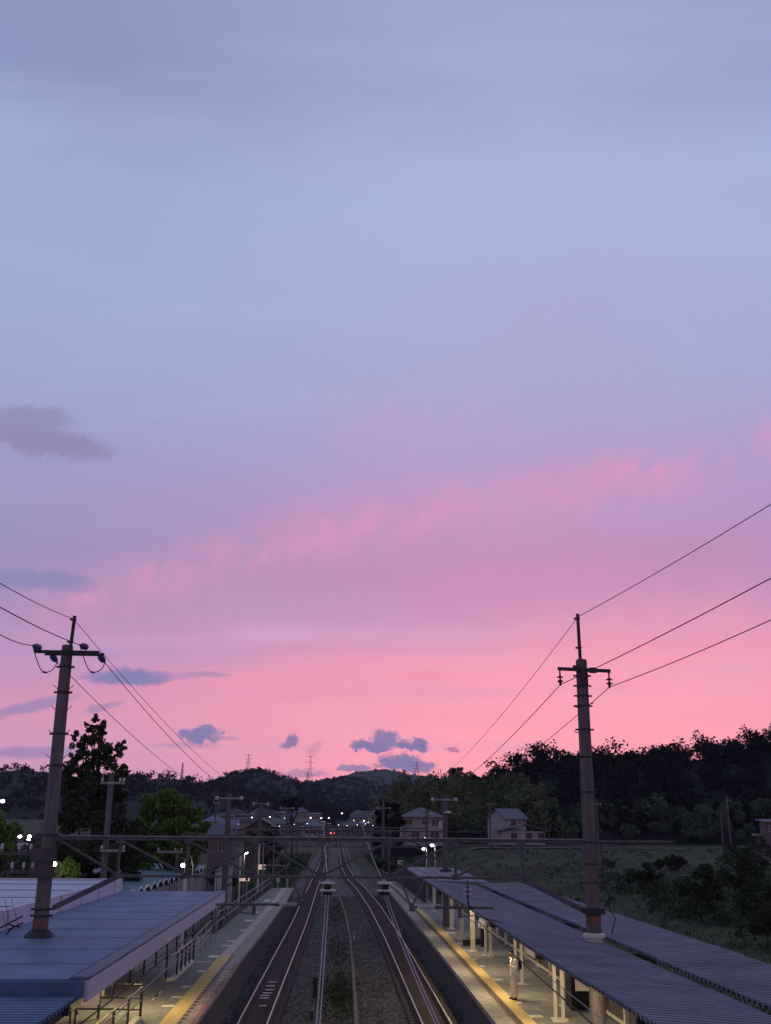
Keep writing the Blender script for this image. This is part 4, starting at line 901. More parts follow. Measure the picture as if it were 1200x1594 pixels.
for px, py in ((424, 1529), (421, 1535), (420, 1541), (416, 1546), (412, 1550), (411, 1554), (409, 1566)):
    p = atz(px, py, -.15); mb.box((p.x, p.y, -.14), (.42 if py < 1560 else .3, .12, .03))
tag(build(mb, 'track_beacon', 'porcelain', base=(-3, 50, -.2)), 'row of short white bars lying between the rails of the left track', 'track beacon')
mb = MB(); pts = [atz(px, py, -.25) for px, py in ((555, 1600), (553, 1560), (549, 1500), (545, 1460), (541, 1440), (536, 1418), (532, 1405), (526, 1394))]
for a, b in zip(pts, pts[1:]): mb.bar(a, b, .17, .10)
tag(build(mb, 'cable_trough', 'trough', base=pts[0]), 'pale bent concrete cable trough lying on the grassy strip between the tracks', 'cable trough')
mb = MB(); a = atz(517, 1388, -.22); mb.box((a.x, a.y, -.2), (.9, .3, .14)); tag(build(mb, 'trough_lid', 'concrete_edge', base=a), 'short pale slab lying at the far end of the cable trough', 'slab')
t = thing('speed_sign', 'white plate sign on a short post beside the far left platform railing', 'sign', (-4.6, 112.5, -.3))
mb = MB(); mb.tube((-4.6, 112.5, -.3), (-4.6, 112.5, 2.0), .07); mb.box((-4.6, 112.45, 2.0), (.7, .06, .10)); build(mb, 'post', 'porcelain', t)
p = aty(432.5, 1369, 112); mb = MB(); mb.box((p.x, 112.4, p.z), (.42, .05, .55)); mb.box((p.x, 112.45, p.z-.9), (.08, .05, 1.4)); build(mb, 'plate', 'sign_plain', t)
t = thing('signal_bracket', 'thin horizontal bar with a ring over the far shrubs right of the lit signs', 'bracket', aty(446, 1390, 118))
mb = MB(); a, b = aty(413, 1347, 118), aty(446, 1347.5, 118); mb.tube(a, b, .05); mb.tube(b, (b.x, b.y, -.3), .05); mb.tube(aty(430, 1362, 118), aty(444, 1349, 118), .03); build(mb, 'bar', 'steel_galv', t)
mb = MB(); mb.lathe(b+Vector((.25, -.1, 0)), [(.22, 0), (.24, .04), (.14, .05), (.12, .0)], 12, (0, -1, 0)); build(mb, 'ring', 'steel_galv', t)

# ------------------------------------------------------------------ people
def skin(chain_pts, edges, radii, sub=2):
    me = bpy.data.meshes.new('tmp'); me.from_pydata(chain_pts, edges, []); o = bpy.data.objects.new('tmp', me); COL.objects.link(o)
    sk = o.modifiers.new('s', 'SKIN'); sk.use_smooth_shade = True; ss = o.modifiers.new('u', 'SUBSURF'); ss.levels = sub; ss.render_levels = sub
    for d, r in zip(me.skin_vertices[0].data, radii): d.radius = r if isinstance(r, tuple) else (r, r); d.use_root = False
    me.skin_vertices[0].data[0].use_root = True
    dg = bpy.context.evaluated_depsgraph_get(); dg.update(); out = bpy.data.meshes.new_from_object(o.evaluated_get(dg)); bpy.data.objects.remove(o); bpy.data.meshes.remove(me); return out
def person(label, loc, rz, trousers, lean=0., phone=True, pack=True, group='people waiting on the right platform'):
    t = thing('person', label, 'person', loc, group); t.rotation_euler = (0, 0, rz)
    def part(me, name, m, parent=t):
        me.materials.clear(); me.materials.append(MATS[m]); me.name = name; o = bpy.data.objects.new(name, me); COL.objects.link(o); o.parent = parent; return o
    def mbp(mb, name, m, parent=t):
        me = bpy.data.meshes.new(name); me.from_pydata(mb.v, [], mb.f); return part(me, name, m, parent)
    L = lean
    hd = .045                                                       # head bent towards the phone
    pel, sp_, ch, nk = (0, 0, .92), (.0+L*.4, 0, 1.13), (.0+L, 0, 1.33), (.025+L*1.2, 0, 1.47)
    hb, hm, ht = (.055+L*1.3, 0, 1.545), (.075+hd*.5+L*1.4, 0, 1.62), (.06+L*1.4, 0, 1.69)
    el, wr = ((-.03+L, .24, 1.10), (.23, .13, 1.20)) if phone else ((.02+L, .25, 1.12), (.10+L, .22, .88))
    er, wr2 = (-.03+L, -.25, 1.08), ((.02, -.27, .84) if phone else (.24+L, -.12, 1.12))
    P = [pel, sp_, ch, nk, hb, hm, ht]; E = [(0, 1), (1, 2), (2, 3), (3, 4), (4, 5), (5, 6)]; Rr = [.105, .10, .11, .052, .062, (.082, .092), .06]
    for s, e, w in ((1, el, wr), (-1, er, wr2)):
        k = len(P); P += [(L, s*.185, 1.395), e, w]; E += [(2, k), (k, k+1), (k+1, k+2)]; Rr += [.052, .038, .026]
        f = (Vector(w)-Vector(e)).normalized(); sd = f.cross(Vector((0, 0, 1))).normalized(); palm = Vector(w)+f*.06; k2 = len(P)
        P.append(tuple(palm)); E.append((k+2, k2)); Rr.append((.034, .018))
        for j, (o_, ln) in enumerate(((-.027, .062), (-.009, .075), (.009, .070), (.026, .055))):
            a = palm+sd*o_+f*.03; b = a+f*ln*.55+Vector((0, 0, -.006)); c = b+f*ln*.4+Vector((0, 0, -.022 if not phone else .014)); k3 = len(P)
            P += [tuple(a), tuple(b), tuple(c)]; E += [(k2, k3), (k3, k3+1), (k3+1, k3+2)]; Rr += [.010, .009, .008]
        a = Vector(w)+f*.03-sd*s*.035; k3 = len(P); P += [tuple(a), tuple(a+f*.045-sd*s*.012)]; E += [(k2, k3), (k3, k3+1)]; Rr += [.011, .009]
    for s in (1, -1):
        k = len(P); P += [(0, s*.088, .86), (.015, s*.10, .49), (-.01, s*.105, .10), (.15, s*.12, .045)]; E += [(0, k), (k, k+1), (k+1, k+2), (k+2, k+3)]; Rr += [.088, .058, .040, .034]
    k = len(P); P += [(hm[0]+.098, 0, hm[2]-.012)]; E += [(5, k)]; Rr += [.013]            # nose
    part(skin(P, E, Rr), 'body', 'skin')
    # shirt: hem, trunk, sleeves
    S = [(0, 0, .84), (0+L*.3, 0, 1.10), (L, 0, 1.34), (.02+L*1.1, 0, 1.435)]; SE = [(0, 1), (1, 2), (2, 3)]; SR = [(.165, .19), (.16, .175), (.165, .18), .08]
    for s, e, w in ((1, el, wr), (-1, er, wr2)):
        k = len(S); mid = Vector(e).lerp(Vector(w), .8); S += [(L, s*.19, 1.395), e, tuple(mid)]; SE += [(2, k), (k, k+1), (k+1, k+2)]; SR += [.085, .07, .05]
    part(skin(S, SE, SR), 'shirt', 'shirt_white')
    T = [(0, 0, .97), (0, 0, .90)]; TE = [(0, 1)]; TR = [(.135, .15), (.13, .145)]
    for s in (1, -1):
        k = len(T); T += [(0, s*.085, .80), (.02, s*.098, .49), (-.005, s*.105, .20), (.0, s*.105, .08)]; TE += [(1, k), (k, k+1), (k+1, k+2), (k+2, k+3)]; TR += [.115, .098, .09, .094]
    part(skin(T, TE, TR), 'trousers', trousers)
    for s in (1, -1):
        me = skin([(-.06, s*.105, .05), (.06, s*.11, .05), (.17, s*.12, .035)], [(0, 1), (1, 2)], [.05, .05, .038]); part(me, 'shoe', 'bag_black')
    me = skin([(hm[0]-.05, 0, 1.60), (hm[0]-.035, 0, 1.66), (hm[0]-.005, 0, 1.705), (hm[0]+.045, 0, 1.70)], [(0, 1), (1, 2), (2, 3)], [(.06, .075), (.075, .085), (.06, .075), (.035, .06)]); part(me, 'hair', 'hair')
    mb = MB()
    for s in (1, -1): mb.ball((hm[0]+.082, s*.032, hm[2]+.012), .011, 8, 6)
    mbp(mb, 'eyes', 'hair')
    mb = MB()
    for s in (1, -1): mb.ball((hm[0]-.005, s*.094, hm[2]), .026, 8, 6, (.8, .35, 1.2))
    mbp(mb, 'ears', 'skin')
    if pack:
        me = skin([(-.20+L, 0, 1.02), (-.215+L, 0, 1.16), (-.20+L, 0, 1.32), (-.17+L, 0, 1.40)], [(0, 1), (1, 2), (2, 3)], [(.085, .13), (.10, .145), (.085, .13), (.04, .09)]); bp = part(me, 'backpack', 'bag_black')
        mb = MB()
        for s in (1, -1): mb.path([(-.14+L, s*.10, 1.42), (-.02+L, s*.115, 1.475), (.11+L, s*.12, 1.42), (.165+L, s*.125, 1.30), (.13+L, s*.145, 1.16), (-.05+L, s*.17, 1.04), (-.16+L, s*.12, 1.0)], .017, 6)
        mbp(mb, 'strap', 'bag_black', bp)
    if phone:
        f = (Vector(wr)-Vector(el)).normalized(); c = Vector(wr)+f*.13+Vector((0, 0, .022)); mb = MB(); mb.box((0, 0, 0), (.15, .075, .012), bev=.003)
        R = Matrix.Rotation(-.6, 3, 'Y'); mb.v = [tuple(c+R@Vector(v)) for v in mb.v]; o = mbp(mb, 'phone', 'black_paint')
    return t
pm = atz(801, 1556, ZP)
person('person in a white shirt and beige trousers with a black backpack looking at a phone', pm, math.pi+.25, 'trousers_beige')
person('person in a white shirt and black trousers standing with bags behind the canopy post', atz(753, 1474, ZP), math.pi-.9, 'trousers_black', lean=.05, phone=False, pack=False)

# ------------------------------------------------------------------ trees
def px_blobs(L, Y, dep=.9):
    out = []
    for px, py, r in L:
        p = aty(px, py, Y); rr_ = r*Y/1600; out.append((p.x, Y+random.uniform(-.5, .5)*rr_, p.z, rr_, rr_*dep, rr_))
    return out
def px_tree(name, label, L, Y, n, size, leaf, tr, group=None, cat='tree', sub=0, subr=.3):
    bl_ = px_blobs(L, Y)
    if sub:                                        # break each lobe into smaller leaf clumps with gaps between
        small = []
        for b in bl_:
            for k in range(sub):
                d = Vector(RNG.normal(size=3)).normalized()*random.uniform(.35, 1.0); s = b[3]*subr*random.uniform(.7, 1.3); small.append((b[0]+d.x*b[3], b[1]+d.y*b[4], b[2]+d.z*b[5], s, s, s*.85))
        bb = small
    else: bb = bl_
    x = sum(b[0] for b in bl_)/len(bl_); z0 = gz(x, Y)
    t = tree(name, label, cat, x, Y, z0, bb, n, size, leaf, tr, max(b[2] for b in bl_)-.3, group, limbs=14); return t
px_tree('tall_tree', 'tall dark tree with a ragged spired crown right of the thick left pole',
    [(148, 1118, 7), (138, 1130, 9), (156, 1131, 10), (118, 1147, 9), (150, 1148, 17), (133, 1152, 8), (188, 1163, 9), (184, 1172, 9), (125, 1170, 17), (158, 1170, 24), (115, 1178, 10), (138, 1192, 24), (170, 1190, 15), (192, 1200, 12),
     (110, 1195, 10), (148, 1215, 32), (185, 1222, 20), (115, 1225, 24), (135, 1255, 38), (180, 1258, 30), (105, 1265, 24), (150, 1295, 42), (105, 1310, 30), (190, 1300, 30), (150, 1340, 44), (110, 1345, 28), (195, 1345, 30), (215, 1335, 25)], 64, 30000, .21, 'leaf_dark', .22, sub=10, subr=.36)
px_tree('round_tree', 'round bright green tree between the tall dark tree and the second pole',
    [(262, 1240, 18), (243, 1252, 20), (285, 1250, 20), (305, 1268, 18), (225, 1272, 20), (265, 1272, 30), (316, 1288, 14), (222, 1300, 24), (295, 1295, 28), (255, 1310, 34), (312, 1312, 14), (230, 1330, 26), (290, 1335, 28)], 78, 24000, .22, 'leaf_green', .2, sub=12, subr=.38)
px_tree('round_tree', 'low green tree cut by the left edge of view', [(4, 1278, 16), (-14, 1285, 26), (18, 1292, 14), (5, 1302, 24), (-10, 1320, 26), (16, 1318, 16)], 92, 7000, .28, 'leaf_green', .2, sub=9, subr=.36)
px_tree('shrub', 'shrub lit yellow green by the lamp beside the thick left pole', [(96, 1352, 11), (108, 1348, 13), (118, 1358, 14), (100, 1362, 12), (84, 1363, 8)], 61, 3500, .16, 'leaf_green', .08, cat='shrub', sub=8, subr=.4)
for L, Y, lb in (([(352, 1362, 12), (340, 1366, 12), (366, 1368, 10), (350, 1378, 14), (330, 1372, 10)], 112, 'dark hedge below the pale house behind the second left pole'), ([(1180, 1335, 30), (1150, 1345, 32), (1125, 1352, 26), (1165, 1365, 30), (1135, 1330, 16), (1140, 1318, 10)], 92, 'large black green thicket at the right edge of the field'), ([(1195, 1395, 34), (1170, 1410, 22), (1215, 1430, 40), (1180, 1440, 20)], 72, 'tall shrub cut by the right edge of view beside the canopy'),
                 ([(1090, 1372, 24), (1065, 1378, 16), (1110, 1385, 20)], 88, 'dark shrub in the field left of the large thicket'), ([(1000, 1358, 14), (985, 1364, 10), (1016, 1364, 11)], 105, 'small round shrub in the middle of the field'),
                 ([(945, 1342, 6), (952, 1344, 6)], 150, 'tiny shrub by the far field path right of the thick pole'), ([(1042, 1340, 13), (1060, 1342, 12), (1026, 1345, 9)], 140, 'low shrub bank halfway across the field'),
                 ([(445, 1345, 9), (458, 1340, 10), (470, 1346, 8), (440, 1358, 9)], 135, 'dark shrub beside the left track beyond the platform'), ([(425, 1330, 10), (412, 1338, 8), (435, 1322, 9)], 128, 'dark shrub past the railing of the left platform'),
                 ([(605, 1350, 10), (590, 1345, 8), (620, 1345, 9)], 140, 'low green shrub past the end of the right platform')):
    px_tree('shrub', lb, L, Y, 5200 if Y < 100 else 2200, .22 if Y < 100 else .3, 'leaf_dark' if Y < 130 or Y == 140 else 'leaf_edge', .06, 'shrubs in the field and by the tracks', 'shrub', sub=8, subr=.42)
# ------------------------------------------------------------------ hills and woods
def hill(name, prof, Y, depth, m, zb=None, rise=.75, rough=1.0, step=6, kind='structure'):
    prof = sorted(prof); pxs = list(np.arange(prof[0][0], prof[-1][0]+1, step)); rows = [0, .12, .25, .4, .55, .7, .82, .92, 1, 1.15, 1.5, 2.0]; mb = MB(); H_ = []
    for f in rows:
        for px in pxs:
            py = float(np.interp(px, [p[0] for p in prof], [p[1] for p in prof])); p = aty(px, py, Y); y = Y-depth*(1-f); b = zb if zb is not None else gz(p.x, y)-.5
            g = min(1, f)**rise if f <= 1 else max(0, 1-(f-1)**1.3)
            mb.v.append((p.x+random.uniform(-.3, .3)*step*Y/1600, y, b+(p.z-b)*g+random.uniform(-1, 1)*rough*Y/1600*.7*(f > 0)))
    nx_ = len(pxs); mb.f = [(j*nx_+i, j*nx_+i+1, (j+1)*nx_+i+1, (j+1)*nx_+i) for j in range(len(rows)-1) for i in range(nx_-1)]
    o = build(mb, name, m, smooth=True); tag(o, kind='structure')
    V = np.array(mb.v).reshape(len(rows), nx_, 3)
    def surf(n, f0=0., f1=1.):
        i = RNG.uniform(0, nx_-1.001, n); f = RNG.uniform(f0, f1, n); j = np.interp(f, rows, range(len(rows))); j = np.minimum(j, len(rows)-1.001)
        i0, j0 = i.astype(int), j.astype(int); a, b = (i-i0)[:, None], (j-j0)[:, None]
        return (V[j0, i0]*(1-a)+V[j0, i0+1]*a)*(1-b)+(V[j0+1, i0]*(1-a)+V[j0+1, i0+1]*a)*b
    return surf
def wood(name, label, surf, ntree, r, leaf, nleaf, size, hf=(1.0, 1.9), f=(0., 1.1), clumps=6, up=0., cs=(.36, .6)):
    B = surf(ntree, *f); pts = []; per = nleaf//ntree
    for b in B:
        R = r*random.uniform(.6, 1.3); h = R*random.uniform(*hf); bl_ = []
        for k in range(clumps):
            d = RNG.normal(size=3); d /= np.linalg.norm(d); d *= random.uniform(.1, .62); s = R*random.uniform(*cs); bl_.append((b[0]+d[0]*R, b[1]+d[1]*R, b[2]+h*.8+d[2]*h*.7, s, s, s*.85))
        pts.append(blob_points(bl_, per))
    V, Fq = leaf_quads(np.concatenate(pts), size, .7, up); o = fast_mesh(name, V, Fq, leaf); tag(o, label, 'wood', kind='stuff'); return o
# right wooded hill close by
PRH = [(600, 1268), (640, 1256), (690, 1243), (720, 1237), (760, 1227), (800, 1203), (832, 1195), (870, 1199), (900, 1189), (960, 1194), (1000, 1189), (1030, 1180), (1060, 1187), (1100, 1180), (1130, 1175), (1160, 1170), (1200, 1155), (1260, 1138), (1340, 1118), (1500, 1096), (1700, 1096)]
s1 = hill('hill', PRH, 300, 62, 'hill_near')
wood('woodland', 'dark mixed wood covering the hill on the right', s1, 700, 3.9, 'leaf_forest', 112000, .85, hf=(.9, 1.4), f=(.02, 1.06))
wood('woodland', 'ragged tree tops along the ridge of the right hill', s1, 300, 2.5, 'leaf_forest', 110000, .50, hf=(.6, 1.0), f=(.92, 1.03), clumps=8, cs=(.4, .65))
s2 = hill('hill_foot', [(860, 1290), (900, 1280), (960, 1284), (1010, 1276), (1060, 1283), (1120, 1280), (1160, 1272), (1200, 1262), (1300, 1255), (1600, 1250)], 246, 12, 'hill_near')
wood('hill_foot_trees', 'paler green scrub along the foot of the right hill', s2, 210, 2.2, 'leaf_edge', 56000, .55, hf=(1.0, 2.2), f=(0, 1.0))
s3 = hill('bamboo_bank', [(585, 1275), (600, 1255), (620, 1238), (650, 1232), (690, 1232), (720, 1236), (745, 1248), (775, 1240), (800, 1232), (825, 1238), (850, 1258), (864, 1285)], 252, 16, 'hill_near')
B = s3(230, .1, 1.05); pts = []
for b in B:                                                         # bamboo: tall leaning plumes
    h = random.uniform(5.0, 8.0); lx = random.uniform(-.8, .8)
    f = RNG.uniform(.15, 1, 190)**.8; w = 1.7*np.sin(np.clip(f, .05, .97)*math.pi)**.6
    c = np.stack([b[0]+lx*f**2+RNG.normal(size=190)*w*.5, b[1]+RNG.normal(size=190)*w*.5, b[2]-1.5+h*f-.4*f**3], 1); pts.append(c)
V, Fq = leaf_quads(np.concatenate(pts), .62, .40, .6); tag(fast_mesh('bamboo_grove', V, Fq, 'leaf_bamboo'), 'pale olive bamboo grove behind the two houses at the hill foot', 'bamboo', kind='stuff')
px_tree('conifer_clump', 'black clump of conifers beside the fourth right pole left of the bamboo', [(596, 1250, 9), (592, 1265, 12), (608, 1262, 12), (588, 1285, 13), (604, 1285, 16), (618, 1275, 12), (620, 1300, 14), (592, 1305, 14)], 215, 5000, .6, 'leaf_forest', .3, sub=7, subr=.4)
px_tree('tall_tree', 'dark leafy tree standing above the bamboo on the skyline', [(706, 1204, 9), (716, 1202, 8), (708, 1214, 12), (722, 1212, 9), (735, 1210, 6)], 272, 2600, .55, 'leaf_forest', .3, sub=7, subr=.42)
t = thing('bare_tree', 'leafless twiggy tree on the skyline above the bamboo grove', 'tree', aty(682, 1240, 268))
mb = MB()
for px, py in ((678, 1204), (682, 1199), (686, 1196), (690, 1203), (696, 1200), (674, 1210), (700, 1206)):
    a, b = aty(684, 1238, 268), aty(px, py, 268); m_ = a.lerp(b, .5)+Vector((random.uniform(-.5, .5), 0, 0)); mb.path([a, m_, b], [.16, .10, .05], 5)
    for k in range(4): q = m_.lerp(b, random.random()); mb.path([q, q+Vector((random.uniform(-1.1, 1.1), 0, random.uniform(.2, 1.1)))], [.06, .03], 4)
build(mb, 'branches', 'bark', t)
px_tree('garden_tree', 'clipped garden tree with flat leaf pads beside the tiled two storey house', [(757, 1246, 6), (775, 1240, 7), (786, 1245, 8), (748, 1258, 9), (768, 1258, 10), (790, 1258, 7), (760, 1275, 10), (745, 1290, 10)], 224, 2600, .5, 'leaf_edge', .25, sub=6, subr=.42)
px_tree('garden_tree', 'brownish round garden tree before the gabled house', [(396, 1300, 11), (412, 1297, 12), (426, 1300, 10), (405, 1308, 13), (420, 1310, 12)], 165, 3600, .35, 'leaf_dark', .15, sub=7, subr=.42)
px_tree('garden_tree', 'bare grey brown tree in front of the far hill', [(444, 1250, 6), (456, 1248, 7), (466, 1250, 6), (452, 1256, 7), (462, 1258, 5)], 210, 700, .4, 'leaf_forest', .2, sub=5, subr=.5)
# hills across the valley
s4 = hill('hill', [(-1000, 1175), (-700, 1175), (-300, 1185), (-60, 1196), (0, 1203), (30, 1197), (60, 1200), (100, 1207), (200, 1213), (240, 1212), (270, 1212), (300, 1216), (340, 1226), (380, 1238), (420, 1246), (470, 1256), (540, 1268), (600, 1275), (640, 1279)], 900, 240, 'hill_near', zb=3, rough=1.6)
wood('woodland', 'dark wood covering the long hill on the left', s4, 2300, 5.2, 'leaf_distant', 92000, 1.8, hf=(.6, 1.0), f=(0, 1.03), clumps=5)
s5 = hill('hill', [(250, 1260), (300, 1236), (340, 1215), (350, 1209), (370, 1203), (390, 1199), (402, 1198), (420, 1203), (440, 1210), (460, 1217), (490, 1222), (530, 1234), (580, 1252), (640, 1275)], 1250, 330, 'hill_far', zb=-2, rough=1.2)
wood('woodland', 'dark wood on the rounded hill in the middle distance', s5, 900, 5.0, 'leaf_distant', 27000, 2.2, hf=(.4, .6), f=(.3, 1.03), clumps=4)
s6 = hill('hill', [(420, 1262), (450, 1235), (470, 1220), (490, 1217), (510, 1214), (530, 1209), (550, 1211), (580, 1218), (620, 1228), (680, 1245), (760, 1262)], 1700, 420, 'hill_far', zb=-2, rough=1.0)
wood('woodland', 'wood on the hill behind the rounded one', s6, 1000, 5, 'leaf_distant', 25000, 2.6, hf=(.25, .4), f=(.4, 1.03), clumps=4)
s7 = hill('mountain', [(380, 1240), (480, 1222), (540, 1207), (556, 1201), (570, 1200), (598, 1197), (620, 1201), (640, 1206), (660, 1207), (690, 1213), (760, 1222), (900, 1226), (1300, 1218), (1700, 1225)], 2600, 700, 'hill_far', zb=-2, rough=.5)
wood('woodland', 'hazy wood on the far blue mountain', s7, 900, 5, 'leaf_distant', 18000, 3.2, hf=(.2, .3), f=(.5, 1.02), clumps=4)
# lattice masts
def mast(label, px, ytop, ybase, Y, arms=3, w=5.0, tk=.32):
    p, q = aty(px, ybase, Y), aty(px, ytop, Y); h = p.z; t = thing('transmission_tower', label, 'transmission tower', p, 'transmission towers on the hills'); zb = p.z-14; H_ = q.z-zb
    mb = MB(); c = [(-1, -1), (1, -1), (1, 1), (-1, 1)]
    def W_(f): return w*(1-f)**1.25*.5+.35
    lv = [i/9 for i in range(10)]
    for sx, sy in c: mb.path([(p.x+sx*W_(f), Y+sy*W_(f), zb+H_*f) for f in lv], tk*.5, 4)
    for a, b in zip(lv, lv[1:]):
        for i in range(4):
            c0, c1 = c[i], c[(i+1) % 4]
            mb.tube((p.x+c0[0]*W_(a), Y+c0[1]*W_(a), zb+H_*a), (p.x+c1[0]*W_(b), Y+c1[1]*W_(b), zb+H_*b), tk*.3, n=3); mb.tube((p.x+c1[0]*W_(a), Y+c1[1]*W_(a), zb+H_*a), (p.x+c0[0]*W_(b), Y+c0[1]*W_(b), zb+H_*b), tk*.3, n=3)
    build(mb, 'lattice', 'steel_galv', t)
    for k in range(arms): z = q.z-1-k*(q.z-p.z)*.24; mb = MB(); mb.bar((p.x-w*.75, Y, z), (p.x+w*.75, Y, z), tk, tk*1.3); build(mb, 'crossarm', 'steel_galv', t)
mast('transmission tower on the rounded hill left of centre', 386, 1174, 1199, 1400, w=8, tk=.28); mast('taller transmission tower on the saddle near the middle', 482.5, 1176, 1217, 1400, 4, w=9, tk=.30)
mast('short mast beside the taller transmission tower', 478, 1202, 1217, 1300, 1, w=3.4, tk=.35); mast('transmission tower on the far blue mountain', 648.5, 1186, 1206, 2450, 4, w=14, tk=.6); mast('thin aerial mast on the left hill', 283.5, 1187, 1203, 900, 0, w=2.4, tk=.4)
# ------------------------------------------------------------------ houses
def house(label, x, y, w, d, he, hr, roof='gable', axis='x', wallm='wall_plaster', roofm='tile_roof', wins=(), name='house', z0=None, ov=.45, group=None, lit=()):
    z = gz(x, y)-.1 if z0 is None else z0; t = thing(name, label, 'house', (x, y, z), group); z = t.location.z
    mb = MB(); mb.box2((x-w/2, y-d/2, z-1), (x+w/2, y+d/2, z+he))
    if roof == 'gable':
        if axis == 'x': mb.prism([(y-d/2, z+he), (y+d/2, z+he), (y, z+hr-.1)], 'x', x-w/2, x+w/2)
        else: mb.prism([(x-w/2, z+he), (x+w/2, z+he), (x, z+hr-.1)], 'y', y-d/2, y+d/2)
    build(mb, 'wall', wallm, t); mb = MB(); k = .18
    if roof == 'gable':
        if axis == 'x':
            s = (hr-he)/(d/2); e = he-ov*s; mb.prism([(y-d/2-ov, z+e), (y, z+hr), (y+d/2+ov, z+e), (y+d/2+ov, z+e+k), (y, z+hr+k), (y-d/2-ov, z+e+k)], 'x', x-w/2-ov, x+w/2+ov)
        else:
            s = (hr-he)/(w/2); e = he-ov*s; mb.prism([(x-w/2-ov, z+e), (x, z+hr), (x+w/2+ov, z+e), (x+w/2+ov, z+e+k), (x, z+hr+k), (x-w/2-ov, z+e+k)], 'y', y-d/2-ov, y+d/2+ov)
    elif roof == 'hip':
        a, b = w/2+ov, d/2+ov; r_ = max(.3, a-b)
        mb.add([(x-a, y-b, z+he), (x+a, y-b, z+he), (x+a, y+b, z+he), (x-a, y+b, z+he), (x-r_, y, z+hr), (x+r_, y, z+hr), (x-a, y-b, z+he-.18), (x+a, y-b, z+he-.18), (x+a, y+b, z+he-.18), (x-a, y+b, z+he-.18)],
               [(0, 1, 5, 4), (1, 2, 5), (2, 3, 4, 5), (3, 0, 4), (6, 7, 1, 0), (7, 8, 2, 1), (8, 9, 3, 2), (9, 6, 0, 3), (9, 8, 7, 6)])
    else: mb.prism([(y-d/2-ov, z+he), (y+d/2+ov, z+hr), (y+d/2+ov, z+hr+k), (y-d/2-ov, z+he+k)], 'x', x-w/2-ov, x+w/2+ov)
    build(mb, 'roof', roofm, t)
    for i, (wx, wz, ww, wh) in enumerate(wins):
        mb = MB(); yf = y-d/2; mb.box2((x+wx-ww/2-.07, yf-.05, z+wz-wh/2-.07), (x+wx+ww/2+.07, yf-.002, z+wz+wh/2+.07)); f = build(mb, 'window', 'porcelain' if wallm != 'wall_brown' else 'wall_brown', t)
        mb = MB(); mb.box2((x+wx-ww/2, yf-.06, z+wz-wh/2), (x+wx-.03, yf-.052, z+wz+wh/2)); mb.box2((x+wx+.03, yf-.06, z+wz-wh/2), (x+wx+ww/2, yf-.052, z+wz+wh/2)); build(mb, 'pane', 'window_dark', f)
    return t
def px_w(a, b, Y): return (b-a)*Y/1535
h1 = aty(656, 1308, 222)
hh = house('wide pale two storey house with a hipped grey roof behind the right canopy', h1.x, 222, px_w(628, 686, 222), 7.5, 4.6, 6.5, 'hip', wins=((-2.9, 3.6, 1.5, 1.0), (.5, 3.6, 1.4, 1.0), (2.6, 3.5, 1.6, 1.3), (2.4, 1.1, 1.8, 1.9), (-1.5, 1.1, 1.6, 1.4)), z0=h1.z)
h2 = aty(792, 1308, 220); zb = h2.z
hh = house('tiled two storey house with a low side wing left of the clipped garden tree', h2.x, 222, px_w(768, 812, 222), 5, 4.4, 6.1, 'gable', 'x', wins=((-.8, 3.5, 1.5, 1.2), (1.2, 3.6, .4, 1.0), (2.3, 3.6, .4, 1.0)), z0=zb)
for c_ in hh.children: c_.rotation_euler = (0, 0, rad(38))
hh['label'] = 'tiled two storey house with a low side wing, right of the clipped garden tree'
x0 = aty(818, 1300, 218).x
mb = MB(); mb.box2((x0-5.4, 214.6, zb-.8), (x0+3.3, 219.2, zb+1.9)); build(mb, 'wing_wall', 'wall_plaster', hh)
mb = MB(); mb.prism([(x0-6.2, zb+1.75), (x0-.9, zb+3.05), (x0+4.2, zb+1.75), (x0+4.2, zb+1.95), (x0-.9, zb+3.25), (x0-6.2, zb+1.95)], 'y', 214.0, 219.4); build(mb, 'wing_roof', 'tile_roof', hh)
for a in (-3.6, -.6, 1.9): mb = MB(); mb.box2((x0+a, 214.52, zb+.3), (x0+a+1.3, 214.598, zb+1.5)); build(mb, 'window', 'window_dark', hh)
p = aty(1196, 1320, 150); house('pale hut with a dark opening half cut by the right edge of view', p.x+.6, 150, 2.2, 2.4, 3.9, 4.2, 'shed', wallm='wall_dim', wins=((-.45, 3.1, .6, .8),), z0=aty(1196, 1277, 150).z-4.2)
p = aty(1180, 1312, 152); t = thing('shed', 'small open lean to with a white roof left of the pale hut', 'shed', (p.x, 152, p.z-.3))
mb = MB(); mb.box((p.x, 152, aty(1180, 1299, 152).z), (1.1, 1.4, .22)); build(mb, 'roof', 'porcelain', t)
for s in (-.1, .35): mb = MB(); mb.box2((p.x+s, 151.6, p.z-1.2), (p.x+s+.18, 151.8, aty(1180, 1299, 152).z)); build(mb, 'post', 'porcelain', t)
house('long pale house with stepped dark roofs behind the second left pole', aty(347, 1300, 118).x, 118, 2.5, 5, 6.3, 7.4, 'shed', wallm='wall_dim', wins=((.2, 5.4, .6, .95),), roofm='roof_dark', z0=-.4)
hx = aty(408, 1290, 190).x
house('brown gabled house with a pale edged tiled roof in the left middle distance', hx, 190, px_w(386, 430, 190), 8, 6.7, 8.3, 'gable', 'y', 'wall_brown', 'tile_roof', wins=((-1.2, 4.5, 1.2, 1.0), (1.3, 4.5, 1.2, 1.0)), z0=-.4, ov=.6)
TW = [(334, 470), (345, 520), (357, 455), (366, 560), (376, 500), (386, 540), (395, 460), (404, 590), (413, 505), (424, 545), (433, 470), (441, 580), (450, 520), (459, 480), (468, 560), (477, 500), (486, 590), (493, 530), (499, 600), (488, 455),
      (540, 500), (545, 560), (549, 480), (557, 590), (564, 520), (572, 470), (580, 560), (588, 500), (596, 590)]
